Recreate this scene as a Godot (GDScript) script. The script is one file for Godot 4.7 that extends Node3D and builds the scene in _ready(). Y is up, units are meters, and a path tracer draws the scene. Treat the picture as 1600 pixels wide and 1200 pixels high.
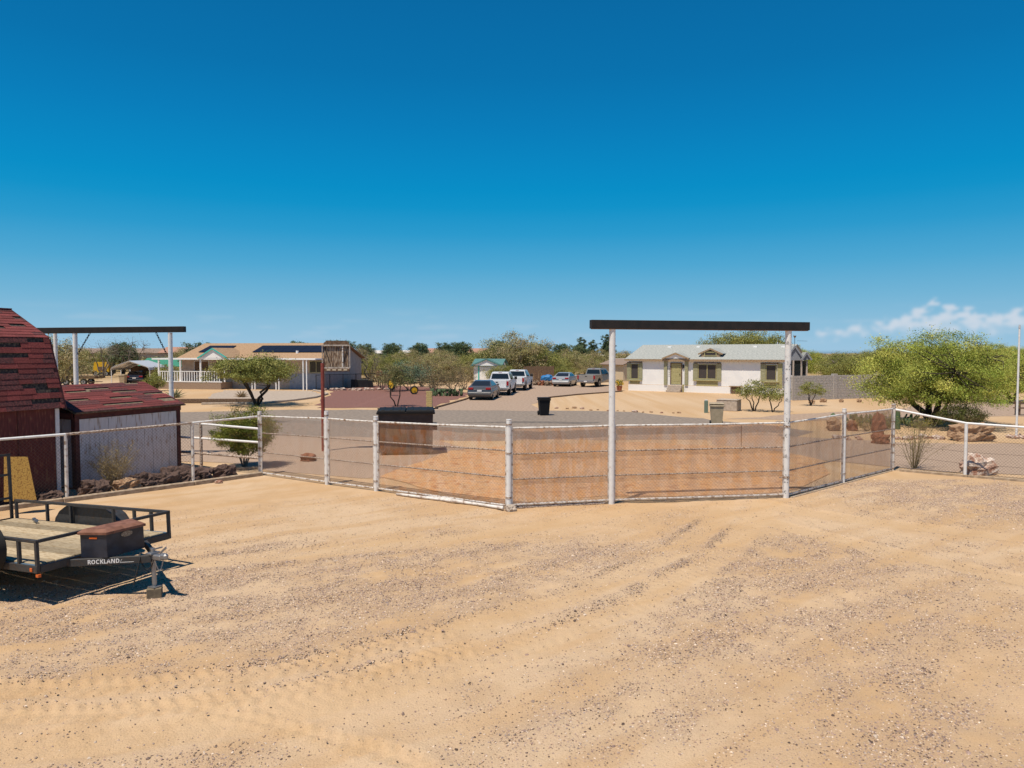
extends Node3D

var rng := RandomNumberGenerator.new()
var M := {}
var taken := {}

# ---------------------------------------------------------------- mesh builder
class MB:
	var v := PackedVector3Array()
	var n := PackedVector3Array()
	var c := PackedColorArray()
	var uv := PackedVector2Array()
	var col := Color(1, 1, 1)

	func vert(p: Vector3, nn: Vector3, u := Vector2.ZERO) -> void:
		v.append(p)
		n.append(nn)
		c.append(col)
		uv.append(u)

	func tri(a: Vector3, b: Vector3, d: Vector3) -> void:
		var nn := (d - a).cross(b - a).normalized()
		vert(a, nn)
		vert(b, nn)
		vert(d, nn)

	func quad(a: Vector3, b: Vector3, d: Vector3, e: Vector3) -> void:
		var nn := (d - a).cross(b - a).normalized()
		vert(a, nn, Vector2(0, 1))
		vert(b, nn, Vector2(0, 0))
		vert(d, nn, Vector2(1, 0))
		vert(a, nn, Vector2(0, 1))
		vert(d, nn, Vector2(1, 0))
		vert(e, nn, Vector2(1, 1))

	# chamfered box
	func box(ce: Vector3, s: Vector3, bev := 0.0, bs := Basis.IDENTITY) -> void:
		var h := s * 0.5
		var b := minf(bev, minf(h.x, minf(h.y, h.z)) * 0.9)
		for ax in 3:
			for sg in [-1.0, 1.0]:
				var u := (ax + 1) % 3
				var w := (ax + 2) % 3
				var p: Array[Vector3] = []
				for k in [[-1, -1], [-1, 1], [1, 1], [1, -1]]:
					var q := Vector3.ZERO
					q[ax] = sg * h[ax]
					q[u] = k[0] * (h[u] - b)
					q[w] = k[1] * (h[w] - b)
					p.append(ce + bs * q)
				if sg > 0:
					quad(p[0], p[1], p[2], p[3])
				else:
					quad(p[3], p[2], p[1], p[0])
		if b <= 0.0:
			return
		for ax in 3:
			var u := (ax + 1) % 3
			var w := (ax + 2) % 3
			for su in [-1.0, 1.0]:
				for sw in [-1.0, 1.0]:
					var p: Array[Vector3] = []
					for e in [[-1, 0], [1, 0], [1, 1], [-1, 1]]:
						var q := Vector3.ZERO
						q[ax] = e[0] * (h[ax] - b)
						q[u] = su * (h[u] - (b if e[1] == 1 else 0.0))
						q[w] = sw * (h[w] - (0.0 if e[1] == 1 else b))
						p.append(ce + bs * q)
					if su * sw > 0:
						quad(p[3], p[2], p[1], p[0])
					else:
						quad(p[0], p[1], p[2], p[3])
		for sx in [-1.0, 1.0]:
			for sy in [-1.0, 1.0]:
				for sz in [-1.0, 1.0]:
					var a := ce + bs * Vector3(sx * h.x, sy * (h.y - b), sz * (h.z - b))
					var d := ce + bs * Vector3(sx * (h.x - b), sy * h.y, sz * (h.z - b))
					var e := ce + bs * Vector3(sx * (h.x - b), sy * (h.y - b), sz * h.z)
					if sx * sy * sz > 0:
						tri(a, e, d)
					else:
						tri(a, d, e)

	# bar with rectangular section between two points
	func bar(a: Vector3, b: Vector3, w: float, hh: float, bev := 0.0) -> void:
		var d := b - a
		var z := d.normalized()
		var up := Vector3.UP if absf(z.y) < 0.95 else Vector3.RIGHT
		var x := up.cross(z).normalized()
		var y := z.cross(x)
		box((a + b) * 0.5, Vector3(w, hh, d.length()), bev, Basis(x, y, z))

	func tube(pts: Array, r0: float, r1: float, sides := 6, cap := true) -> void:
		var rings := []
		var norms := []
		for i in pts.size():
			var t: Vector3
			if i == 0:
				t = pts[1] - pts[0]
			elif i == pts.size() - 1:
				t = pts[i] - pts[i - 1]
			else:
				t = pts[i + 1] - pts[i - 1]
			t = t.normalized()
			var up := Vector3.UP if absf(t.y) < 0.9 else Vector3.RIGHT
			var x := up.cross(t).normalized()
			var y := t.cross(x)
			var r := lerpf(r0, r1, float(i) / (pts.size() - 1))
			var ring := []
			var nr := []
			for k in sides:
				var an := TAU * k / sides
				var dir := x * cos(an) + y * sin(an)
				ring.append(pts[i] + dir * r)
				nr.append(dir)
			rings.append(ring)
			norms.append(nr)
		for i in pts.size() - 1:
			for k in sides:
				var k2 := (k + 1) % sides
				var a: Vector3 = rings[i][k]
				var b: Vector3 = rings[i][k2]
				var d: Vector3 = rings[i + 1][k2]
				var e: Vector3 = rings[i + 1][k]
				vert(a, norms[i][k])
				vert(d, norms[i + 1][k2])
				vert(b, norms[i][k2])
				vert(a, norms[i][k])
				vert(e, norms[i + 1][k])
				vert(d, norms[i + 1][k2])
		if cap:
			for i in [0, pts.size() - 1]:
				for k in range(1, sides - 1):
					if i == 0:
						tri(rings[i][0], rings[i][k], rings[i][k + 1])
					else:
						tri(rings[i][0], rings[i][k + 1], rings[i][k])

	# side outline (x, y) swept across z, half width given by w(y)
	func hull(poly: PackedVector2Array, w: Callable) -> void:
		var idx := Geometry2D.triangulate_polygon(poly)
		for s in [-1.0, 1.0]:
			for t in range(0, idx.size(), 3):
				var q: Array[Vector3] = []
				for k in 3:
					var p := poly[idx[t + k]]
					q.append(Vector3(p.x, p.y, s * w.call(p)))
				if s > 0:
					tri(q[0], q[1], q[2])
				else:
					tri(q[0], q[2], q[1])
		for i in poly.size():
			var a := poly[i]
			var b := poly[(i + 1) % poly.size()]
			var wa: float = w.call(a)
			var wb: float = w.call(b)
			quad(Vector3(a.x, a.y, -wa), Vector3(a.x, a.y, wa), Vector3(b.x, b.y, wb), Vector3(b.x, b.y, -wb))

	func mesh() -> ArrayMesh:
		var arr := []
		arr.resize(Mesh.ARRAY_MAX)
		arr[Mesh.ARRAY_VERTEX] = v
		arr[Mesh.ARRAY_NORMAL] = n
		arr[Mesh.ARRAY_COLOR] = c
		arr[Mesh.ARRAY_TEX_UV] = uv
		var m := ArrayMesh.new()
		m.add_surface_from_arrays(Mesh.PRIMITIVE_TRIANGLES, arr)
		return m


# ---------------------------------------------------------------- scene helpers
func numbered(called: String) -> String:
	if not taken.has(called):
		taken[called] = 0
		return called
	taken[called] += 1
	return "%s_%03d" % [called, taken[called]]

func obj(called: String, b, m: Material, parent: Node = self) -> MeshInstance3D:
	var o := MeshInstance3D.new()
	o.mesh = b.mesh() if b is MB else b
	o.material_override = m
	o.name = numbered(called) if parent == self else called
	parent.add_child(o, true)
	return o

func tag(o: Node, label: String, category: String, group := "") -> Node:
	o.set_meta("label", label)
	o.set_meta("category", category)
	if group != "":
		o.set_meta("group", group)
	return o

func thing(called: String, label: String, category: String, at := Vector3.ZERO, turn := 0.0, group := "") -> Node3D:
	var o := Node3D.new()
	o.name = numbered(called)
	add_child(o)
	o.position = at
	o.rotation.y = turn
	tag(o, label, category, group)
	return o

func copy(src: Node3D, at: Vector3, turn: float, sc: float, label := "", group := "") -> Node3D:
	var r: Node3D = src.duplicate()
	r.name = numbered(String(src.name).rstrip("0123456789").trim_suffix("_"))
	add_child(r)
	r.position = at
	r.rotation.y = turn
	r.scale = Vector3.ONE * sc
	if label != "":
		r.set_meta("label", label)
	if group != "":
		r.set_meta("group", group)
	return r

func pbox(parent: Node, called: String, m: Material, ce: Vector3, s: Vector3, bev := 0.0, bs := Basis.IDENTITY) -> MeshInstance3D:
	var b := MB.new()
	b.box(ce, s, bev, bs)
	return obj(called, b, m, parent)

func ptube(parent: Node, called: String, m: Material, pts: Array, r: float, sides := 10, r1 := -1.0) -> MeshInstance3D:
	var b := MB.new()
	b.tube(pts, r, r if r1 < 0 else r1, sides)
	return obj(called, b, m, parent)

func pquad(parent: Node, called: String, m: Material, a: Vector3, b2: Vector3, d: Vector3, e: Vector3) -> MeshInstance3D:
	var b := MB.new()
	b.quad(a, b2, d, e)
	return obj(called, b, m, parent)

func srgb(r: float, g: float, b: float) -> Color:
	return Color(r, g, b).linear_to_srgb()

# a noise colour texture between linear colours
func ntex(seed_: int, freq: float, cols: Array, offs: Array, size := 512, oct := 5) -> NoiseTexture2D:
	var f := FastNoiseLite.new()
	f.seed = seed_
	f.noise_type = FastNoiseLite.TYPE_SIMPLEX_SMOOTH
	f.frequency = freq
	f.fractal_octaves = oct
	var g := Gradient.new()
	var cc := PackedColorArray()
	for k in cols:
		cc.append(srgb(k[0], k[1], k[2]))
	g.offsets = PackedFloat32Array(offs)
	g.colors = cc
	var t := NoiseTexture2D.new()
	t.width = size
	t.height = size
	t.seamless = true
	t.noise = f
	t.color_ramp = g
	return t

func bumptex(seed_: int, freq: float, strength: float, size := 512) -> NoiseTexture2D:
	var f := FastNoiseLite.new()
	f.seed = seed_
	f.frequency = freq
	f.fractal_octaves = 5
	var t := NoiseTexture2D.new()
	t.width = size
	t.height = size
	t.seamless = true
	t.as_normal_map = true
	t.bump_strength = strength
	t.noise = f
	return t

func flat(r: float, g: float, b: float, rough := 0.7, metal := 0.0) -> StandardMaterial3D:
	var m := StandardMaterial3D.new()
	m.albedo_color = srgb(r, g, b)
	m.roughness = rough
	m.metallic = metal
	return m

func noisy(tex: Texture2D, scale_: float, rough := 0.85, bump: Texture2D = null, bs := 0.6, stretch := Vector3.ONE, world := false) -> StandardMaterial3D:
	var m := StandardMaterial3D.new()
	m.albedo_texture = tex
	m.roughness = rough
	m.uv1_triplanar = true
	m.uv1_world_triplanar = world
	m.uv1_scale = stretch * scale_
	if bump:
		m.normal_enabled = true
		m.normal_texture = bump
		m.normal_scale = bs
	return m

func two(seed_: int, a: Array, b: Array, scale_: float, rough := 0.85, freq := 0.02, lo := 0.3, hi := 0.7, stretch := Vector3.ONE) -> StandardMaterial3D:
	return noisy(ntex(seed_, freq, [a, b], [lo, hi], 256), scale_, rough, null, 0.6, stretch)

func fbm(seed_: int, freq: float, oct := 4) -> FastNoiseLite:
	var f := FastNoiseLite.new()
	f.seed = seed_
	f.frequency = freq
	f.fractal_octaves = oct
	return f

# ---------------------------------------------------------------- camera, sky, sun
func setup_view() -> void:
	var cam := Camera3D.new()
	cam.name = "camera"
	cam.fov = rad_to_deg(2.0 * atan(600.0 / 1142.0))
	cam.position = Vector3(0, 3.6, 0)
	cam.rotation.x = -atan(50.0 / 1142.0)
	cam.near = 0.1
	cam.far = 3000.0
	add_child(cam)
	cam.current = true

	var env := Environment.new()
	env.background_mode = Environment.BG_SKY
	var sm := PanoramaSkyMaterial.new()
	sm.panorama = sky_texture()
	sm.energy_multiplier = 1.0
	var sk := Sky.new()
	sk.sky_material = sm
	env.sky = sk
	env.tonemap_mode = Environment.TONE_MAPPER_LINEAR
	env.tonemap_exposure = 1.0
	env.sdfgi_enabled = true
	env.ssao_enabled = true
	env.ssil_enabled = true
	var we := WorldEnvironment.new()
	we.environment = env
	add_child(we)

	var sun := DirectionalLight3D.new()
	sun.name = "sun"
	sun.light_energy = 1.6
	sun.light_color = Color(1.0, 0.955, 0.88)
	sun.light_angular_distance = 0.5
	sun.shadow_enabled = true
	add_child(sun)
	sun.look_at_from_position(Vector3.ZERO, -Vector3(-0.242, 0.924, 0.297), Vector3.UP)

func sky_texture() -> ImageTexture:
	var W := 2048
	var H := 1024
	var stops := [[-90.0, 100, 120, 135], [-4.0, 140, 172, 198], [0.0, 158, 196, 222], [2.0, 142, 190, 218], [4.0, 116, 180, 214], [6.5, 80, 167, 210], [9.0, 44, 154, 205], [11.0, 18, 146, 201], [13.5, 0, 137, 196], [16.8, 0, 125, 186], [20.3, 0, 114, 174], [25.2, 0, 105, 164], [45.0, 0, 82, 142], [90.0, 6, 62, 120]]
	var im := Image.create(W, H, false, Image.FORMAT_RGBF)
	var f := fbm(5, 1.0, 5)
	var f2 := fbm(9, 1.0, 3)
	# cumulus heads: azimuth, base elevation, half width, height (degrees)
	var heads := [[30.6, 1.7, 3.4, 2.0], [28.2, 1.9, 2.0, 1.0], [35.2, 1.8, 2.6, 1.5], [37.5, 1.7, 2.6, 1.8], [25.4, 1.6, 1.3, 0.5], [23.4, 1.5, 0.9, 0.5], [18.2, 2.2, 0.5, 0.25]]
	var rr := RandomNumberGenerator.new()
	rr.seed = 44
	for k in 34:
		var az := rr.randf_range(48, 320)
		heads.append([az if az < 180 else az - 360, rr.randf_range(1.2, 2.0), rr.randf_range(1.0, 3.5), rr.randf_range(0.4, 1.8)])
	for y in H:
		var el := 90.0 - (y + 0.5) / H * 180.0
		var k := 0
		while k < stops.size() - 2 and el > stops[k + 1][0]:
			k += 1
		var t := clampf((el - stops[k][0]) / (stops[k + 1][0] - stops[k][0]), 0, 1)
		var a := Color8(stops[k][1], stops[k][2], stops[k][3]).srgb_to_linear()
		var b := Color8(stops[k + 1][1], stops[k + 1][2], stops[k + 1][3]).srgb_to_linear()
		var base := a.lerp(b, t)
		base.r = maxf(base.r, 0.003)
		im.fill_rect(Rect2i(0, y, W, 1), base)
		if el < 0.0 or el > 5.0:
			continue
		for x in W:
			var az := fposmod((x + 0.5) / W * 360.0 + 180.0, 360.0) - 180.0
			var dens := 0.0
			for hd in heads:
				var dx: float = (az - hd[0]) / hd[2]
				if absf(dx) > 1.0:
					continue
				var top: float = hd[3] * sqrt(1.0 - dx * dx)
				var up: float = el - hd[1]
				var nz := f.get_noise_2d(az * 0.9 + hd[0], el * 1.5)
				var edge := top * (0.62 + 0.9 * nz)
				dens = maxf(dens, smoothstep(0.0, 0.4, edge - up) * smoothstep(-0.8, 0.25, up + nz * 0.5) * (0.5 + 0.5 * smoothstep(-0.3, 0.4, nz + up * 0.4)))
			# thin haze streaks
			var st := f2.get_noise_2d(az * 0.12, el * 1.4)
			dens = maxf(dens, 0.16 * smoothstep(0.15, 0.5, st) * smoothstep(0.2, 1.0, el) * (1.0 - smoothstep(2.2, 3.6, el)))
			if dens > 0.01:
				im.set_pixel(x, y, base.lerp(Color(0.72, 0.74, 0.80), dens * 0.7))
	return ImageTexture.create_from_image(im)

# ---------------------------------------------------------------- materials
func setup_materials() -> void:
	var fine_bump := bumptex(21, 0.06, 6.0)
	var sand := noisy(ntex(1, 0.05, [[0.78, 0.755, 0.72], [1.0, 1.0, 1.0], [0.88, 0.865, 0.83]], [0.25, 0.5, 0.8], 1024, 7), 0.9, 0.95, fine_bump, 0.55, Vector3.ONE, true)
	sand.vertex_color_use_as_albedo = true
	sand.metallic_specular = 0.2
	M.sand = sand
	M.stone = flat(1, 1, 1, 0.9)
	M.stone.vertex_color_use_as_albedo = true
	M.stone.metallic_specular = 0.3
	M.asphalt = noisy(ntex(2, 0.03, [[0.20, 0.16, 0.13], [0.29, 0.235, 0.19]], [0.25, 0.75], 1024, 6), 0.12, 0.95, fine_bump, 0.3, Vector3.ONE, true)
	M.tar = noisy(ntex(73, 0.04, [[0.12, 0.10, 0.085], [0.19, 0.155, 0.13]], [0.3, 0.7], 256), 0.3, 0.95)
	M.drive = noisy(ntex(3, 0.03, [[0.32, 0.225, 0.165], [0.42, 0.31, 0.23]], [0.25, 0.75], 1024, 6), 0.15, 0.95, fine_bump, 0.4, Vector3.ONE, true)
	M.lane = noisy(ntex(4, 0.05, [[0.27, 0.18, 0.13], [0.46, 0.34, 0.25], [0.33, 0.24, 0.18]], [0.25, 0.5, 0.75], 1024, 6), 0.35, 0.95, fine_bump, 0.6, Vector3.ONE, true)
	M.redgravel = noisy(ntex(5, 0.05, [[0.13, 0.058, 0.045], [0.25, 0.125, 0.10], [0.20, 0.085, 0.068]], [0.28, 0.52, 0.75], 1024, 6), 0.14, 0.95, fine_bump, 0.5, Vector3.ONE, true)
	M.orangedirt = noisy(ntex(71, 0.02, [[0.42, 0.21, 0.10], [0.60, 0.40, 0.24], [0.55, 0.29, 0.13], [0.62, 0.38, 0.20]], [0.25, 0.42, 0.58, 0.78], 1024, 7), 0.09, 0.95, fine_bump, 0.5, Vector3.ONE, true)
	M.pad = noisy(ntex(6, 0.03, [[0.36, 0.29, 0.23], [0.45, 0.37, 0.30]], [0.3, 0.7], 512, 6), 0.2, 0.95, null, 0.5, Vector3.ONE, true)
	# painted and weathered metal
	M.whitepipe = noisy(ntex(7, 0.02, [[0.45, 0.36, 0.29], [0.74, 0.73, 0.73], [0.80, 0.80, 0.80]], [0.10, 0.2, 0.6], 512, 4), 0.6, 0.45)
	M.chippedpipe = noisy(ntex(8, 0.012, [[0.06, 0.06, 0.07], [0.72, 0.72, 0.73], [0.80, 0.80, 0.80]], [0.24, 0.26, 0.7], 512, 4), 0.9, 0.5, null, 0.5, Vector3(1.6, 0.8, 1.6))
	M.rustpipe = noisy(ntex(9, 0.03, [[0.11, 0.055, 0.03], [0.30, 0.19, 0.13], [0.56, 0.50, 0.45]], [0.30, 0.42, 0.6], 512, 6), 1.2, 0.7)
	M.darkbeam = noisy(ntex(10, 0.02, [[0.006, 0.005, 0.006], [0.014, 0.010, 0.010]], [0.3, 0.7], 256), 0.6, 0.7)
	M.beamunder = two(11, [0.16, 0.09, 0.07], [0.22, 0.13, 0.10], 0.6)
	M.wire = flat(0.13, 0.10, 0.085, 0.7, 0.2)
	M.rustwire = flat(0.30, 0.18, 0.11, 0.8)
	M.wood_curb = noisy(ntex(12, 0.03, [[0.30, 0.22, 0.15], [0.48, 0.38, 0.28]], [0.3, 0.7], 256), 0.8, 0.9)
	M.lava = noisy(ntex(13, 0.05, [[0.045, 0.03, 0.028], [0.16, 0.095, 0.075], [0.085, 0.06, 0.055]], [0.25, 0.55, 0.8], 256), 2.2, 0.95, fine_bump, 1.2)
	M.brownrock = noisy(ntex(14, 0.02, [[0.22, 0.12, 0.065], [0.44, 0.29, 0.175], [0.32, 0.20, 0.125]], [0.25, 0.55, 0.8], 256), 0.9, 0.9, fine_bump, 0.4)
	M.quartz = noisy(ntex(15, 0.015, [[0.28, 0.13, 0.085], [0.46, 0.32, 0.24], [0.66, 0.57, 0.50]], [0.30, 0.45, 0.62], 256), 1.0, 0.85, fine_bump, 0.35)
	M.redrock = noisy(ntex(16, 0.02, [[0.20, 0.065, 0.03], [0.32, 0.13, 0.07]], [0.3, 0.7], 256), 1.0, 0.9, fine_bump, 1.0)
	# sheds
	M.shingles = []
	for k in 4:
		var a: float = [0.185, 0.165, 0.21, 0.145][k]
		M.shingles.append(noisy(ntex(30 + k, 0.05, [[a * 0.78, a * 0.15, a * 0.145], [a * 1.12, a * 0.25, a * 0.235]], [0.3, 0.7], 256, 6), 1.5, 0.95, fine_bump, 0.7))
	M.wornshingle = noisy(ntex(34, 0.05, [[0.06, 0.022, 0.024], [0.15, 0.045, 0.045]], [0.35, 0.65], 256, 6), 1.2, 0.95, fine_bump, 0.7)
	M.underlay = noisy(ntex(35, 0.04, [[0.022, 0.018, 0.018], [0.06, 0.045, 0.04], [0.16, 0.12, 0.08]], [0.3, 0.6, 0.85], 256), 1.2, 0.95)
	M.baredeck = two(36, [0.14, 0.11, 0.075], [0.22, 0.17, 0.11], 1.5)
	M.redwall = noisy(ntex(37, 0.012, [[0.085, 0.016, 0.016], [0.12, 0.024, 0.022], [0.19, 0.085, 0.045]], [0.2, 0.62, 0.88], 512, 6), 0.8, 0.8, null, 0.5, Vector3(2.5, 0.5, 2.5))
	M.redtrim = two(38, [0.07, 0.018, 0.018], [0.11, 0.03, 0.026], 1.0)
	M.lavwall = noisy(ntex(39, 0.012, [[0.42, 0.30, 0.24], [0.60, 0.55, 0.56], [0.66, 0.62, 0.64]], [0.17, 0.32, 0.7], 512, 6), 0.7, 0.8, null, 0.5, Vector3(2.2, 0.45, 2.2))
	M.whitetrim = two(40, [0.62, 0.60, 0.62], [0.72, 0.71, 0.72], 1.0, 0.6)
	M.osb = noisy(ntex(41, 0.035, [[0.27, 0.14, 0.03], [0.50, 0.31, 0.075], [0.38, 0.21, 0.045]], [0.3, 0.5, 0.75], 256, 3), 2.0, 0.8)
	# trailer
	M.blackpaint = noisy(ntex(42, 0.02, [[0.075, 0.045, 0.03], [0.03, 0.029, 0.030], [0.042, 0.042, 0.044]], [0.16, 0.28, 0.7], 256), 1.6, 0.55)
	M.planks = []
	for k in 4:
		var a: float = [1.0, 0.66, 1.22, 0.84][k]
		M.planks.append(noisy(ntex(43 + k, 0.02, [[0.26 * a, 0.185 * a, 0.10 * a], [0.45 * a, 0.365 * a, 0.245 * a], [0.37 * a, 0.295 * a, 0.19 * a]], [0.25, 0.5, 0.8], 256, 5), 1.0, 0.9, null, 0.5, Vector3(0.7, 4.0, 6.0)))
	M.toolbox = two(47, [0.009, 0.013, 0.026], [0.022, 0.029, 0.048], 0.8, 0.35)
	M.rustlid = noisy(ntex(48, 0.02, [[0.15, 0.06, 0.035], [0.24, 0.105, 0.065], [0.20, 0.09, 0.06]], [0.3, 0.6, 0.85], 256), 0.9, 0.75)
	M.steel = flat(0.32, 0.32, 0.33, 0.45, 0.8)
	M.tyre = flat(0.022, 0.021, 0.020, 0.85)
	M.rim = flat(0.35, 0.35, 0.36, 0.35, 0.7)
	M.orange = flat(0.62, 0.12, 0.015, 0.4)
	M.white = flat(0.72, 0.72, 0.73, 0.5)
	M.emblem = two(49, [0.20, 0.13, 0.08], [0.42, 0.34, 0.25], 9.0, 0.5)
	M.blueframe = flat(0.10, 0.16, 0.22, 0.5)
	# houses
	M.whitewall = noisy(ntex(50, 0.01, [[0.82, 0.82, 0.83], [0.86, 0.86, 0.86]], [0.3, 0.7], 256), 0.3, 0.75)
	M.skirt = flat(0.84, 0.84, 0.84, 0.7)
	M.greyroof = noisy(ntex(51, 0.03, [[0.30, 0.315, 0.30], [0.40, 0.41, 0.39]], [0.3, 0.7], 256, 6), 0.6, 0.95)
	M.tanroof = noisy(ntex(52, 0.03, [[0.32, 0.20, 0.115], [0.42, 0.28, 0.17]], [0.3, 0.7], 256, 6), 0.6, 0.95)
	M.olive = two(53, [0.36, 0.325, 0.15], [0.43, 0.39, 0.20], 1.0)
	M.sage = two(54, [0.29, 0.28, 0.165], [0.35, 0.335, 0.21], 1.0)
	M.fascia = noisy(ntex(55, 0.03, [[0.24, 0.16, 0.09], [0.40, 0.27, 0.17], [0.33, 0.27, 0.17]], [0.3, 0.5, 0.8], 256), 0.8, 0.9)
	M.screen = flat(0.055, 0.045, 0.042, 0.7)
	M.darkglass = flat(0.018, 0.022, 0.026, 0.06)
	M.beigewall = two(56, [0.44, 0.36, 0.30], [0.50, 0.42, 0.36], 0.4)
	M.stonebase = noisy(ntex(57, 0.06, [[0.24, 0.165, 0.12], [0.40, 0.30, 0.22]], [0.3, 0.7], 256, 4), 1.0, 0.95)
	M.teal = flat(0.06, 0.48, 0.43, 0.7)
	M.shedteal = two(98, [0.06, 0.17, 0.17], [0.10, 0.22, 0.22], 0.8)
	M.greenroof = flat(0.035, 0.22, 0.14, 0.6)
	M.solar = flat(0.012, 0.017, 0.036, 0.5)
	M.solar.metallic_specular = 0.2
	M.block = noisy(ntex(58, 0.03, [[0.36, 0.33, 0.30], [0.50, 0.46, 0.43]], [0.3, 0.7], 256, 6), 0.8, 0.95)
	M.mortar = flat(0.30, 0.27, 0.25, 0.95)
	M.greyshake = two(59, [0.20, 0.21, 0.24], [0.29, 0.30, 0.33], 2.0)
	M.brownwood = two(60, [0.11, 0.065, 0.04], [0.19, 0.12, 0.075], 1.5)
	M.cream = flat(0.60, 0.50, 0.36, 0.8)
	M.bluetarp = flat(0.02, 0.17, 0.42, 0.5)
	M.yellow = flat(0.62, 0.37, 0.01, 0.45)
	M.yellowbrick = two(61, [0.46, 0.32, 0.12], [0.60, 0.46, 0.22], 3.0)
	M.dumpster = noisy(ntex(62, 0.02, [[0.024, 0.018, 0.021], [0.038, 0.028, 0.031]], [0.3, 0.7], 256), 0.6, 0.6)
	M.blackplastic = flat(0.012, 0.012, 0.014, 0.65)
	M.blackplastic.metallic_specular = 0.3
	M.beigeplastic = two(63, [0.36, 0.29, 0.19], [0.42, 0.34, 0.23], 0.8, 0.6)
	M.utilgreen = flat(0.14, 0.20, 0.16, 0.6)
	M.concrete = two(64, [0.40, 0.33, 0.27], [0.50, 0.42, 0.35], 0.9)
	M.redpole = two(65, [0.20, 0.035, 0.025], [0.28, 0.06, 0.04], 1.0, 0.6)
	M.oldboard = noisy(ntex(66, 0.03, [[0.10, 0.06, 0.038], [0.26, 0.18, 0.12], [0.44, 0.36, 0.28]], [0.25, 0.5, 0.8], 256), 0.7, 0.9, null, 0.5, Vector3(3, 0.6, 3))
	M.boardframe = two(72, [0.34, 0.28, 0.23], [0.56, 0.50, 0.44], 1.6)
	M.whiterust = noisy(ntex(67, 0.03, [[0.25, 0.15, 0.09], [0.66, 0.62, 0.58], [0.76, 0.74, 0.72]], [0.22, 0.36, 0.7], 256, 4), 0.7, 0.55)
	M.bark = noisy(ntex(68, 0.04, [[0.025, 0.018, 0.014], [0.075, 0.055, 0.042]], [0.3, 0.7], 256), 2.0, 0.95)
	M.greybark = noisy(ntex(69, 0.04, [[0.14, 0.115, 0.09], [0.24, 0.205, 0.17]], [0.3, 0.7], 256), 2.0, 0.95)
	M.dryweed = flat(0.30, 0.23, 0.125, 0.9)
	M.stems = flat(0.26, 0.21, 0.10, 0.8)
	M.leaf = flat(1, 1, 1, 0.75)
	M.leaf.vertex_color_use_as_albedo = true
	M.leaf.backlight_enabled = true
	M.leaf.backlight = srgb(0.10, 0.11, 0.025)
	M.leaf.metallic_specular = 0.25
	M.carwhite = flat(0.74, 0.75, 0.77, 0.25)
	M.carwhite.clearcoat_enabled = true
	M.carsilver = flat(0.42, 0.44, 0.46, 0.3, 0.3)
	M.carsilver.clearcoat_enabled = true
	M.carpewter = flat(0.36, 0.33, 0.30, 0.3, 0.3)
	M.cargrey = flat(0.085, 0.09, 0.10, 0.25, 0.3)
	M.cargrey.clearcoat_enabled = true
	M.cardark = flat(0.015, 0.02, 0.035, 0.25)
	M.taillight = flat(0.32, 0.012, 0.02, 0.2)
	M.chrome = flat(0.6, 0.6, 0.62, 0.2, 0.9)
	M.blacktrim = flat(0.016, 0.016, 0.017, 0.6)
	M.terracotta = flat(0.30, 0.09, 0.04, 0.8)
	M.petal = flat(0.62, 0.36, 0.02, 0.7)
	M.cactus = two(70, [0.06, 0.10, 0.045], [0.11, 0.16, 0.07], 2.0)
	M.galv = flat(0.66, 0.66, 0.67, 0.4, 0.3)
	M.farroof = flat(0.62, 0.58, 0.55, 0.8)
	M.farred = flat(0.40, 0.22, 0.16, 0.9)
	M.farbrown = flat(0.26, 0.19, 0.15, 0.9)

# stained shade cloth: u runs along the panel, v up
func screen_material(seed_: int, base: Array, rust: Array, pale: Array, rustiness: float) -> StandardMaterial3D:
	var W := 320
	var H := 128
	var im := Image.create(W, H, false, Image.FORMAT_RGB8)
	var fa := fbm(seed_, 0.026, 6)
	var fb := fbm(seed_ + 1, 0.05, 4)
	var fc := fbm(seed_ + 2, 0.012, 4)
	for y in H:
		for x in W:
			var streak := fb.get_noise_2d(x * 0.75, y * 0.33)
			var big := fa.get_noise_2d(x, y * 1.3)
			var low := fc.get_noise_2d(x * 0.7 + 300, y * 2.0)
			var cr := Color(base[0], base[1], base[2])
			cr = cr.lerp(Color(rust[0], rust[1], rust[2]), clampf(0.35 + rustiness * 0.5 + big * 2.6 + low * 1.4, 0, 1) * 0.95)
			cr = cr.lerp(Color(pale[0], pale[1], pale[2]), smoothstep(-0.05, 0.35, streak + low * 0.6 + big * 0.4) * 0.5)
			im.set_pixel(x, y, cr.linear_to_srgb())
	var m := StandardMaterial3D.new()
	m.albedo_texture = ImageTexture.create_from_image(im)
	m.roughness = 0.95
	m.metallic_specular = 0.1
	m.backlight_enabled = true
	m.backlight = srgb(0.10, 0.06, 0.03)
	return m

# ---------------------------------------------------------------- ground
const STEP := 0.045
const GX0 := -9.5
const GX1 := 10.5
const GZ0 := -18.5
const GZ1 := -5.0
var gnx := 0
var gnz := 0
var gh := PackedFloat32Array()
var lane := PackedFloat32Array()
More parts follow.
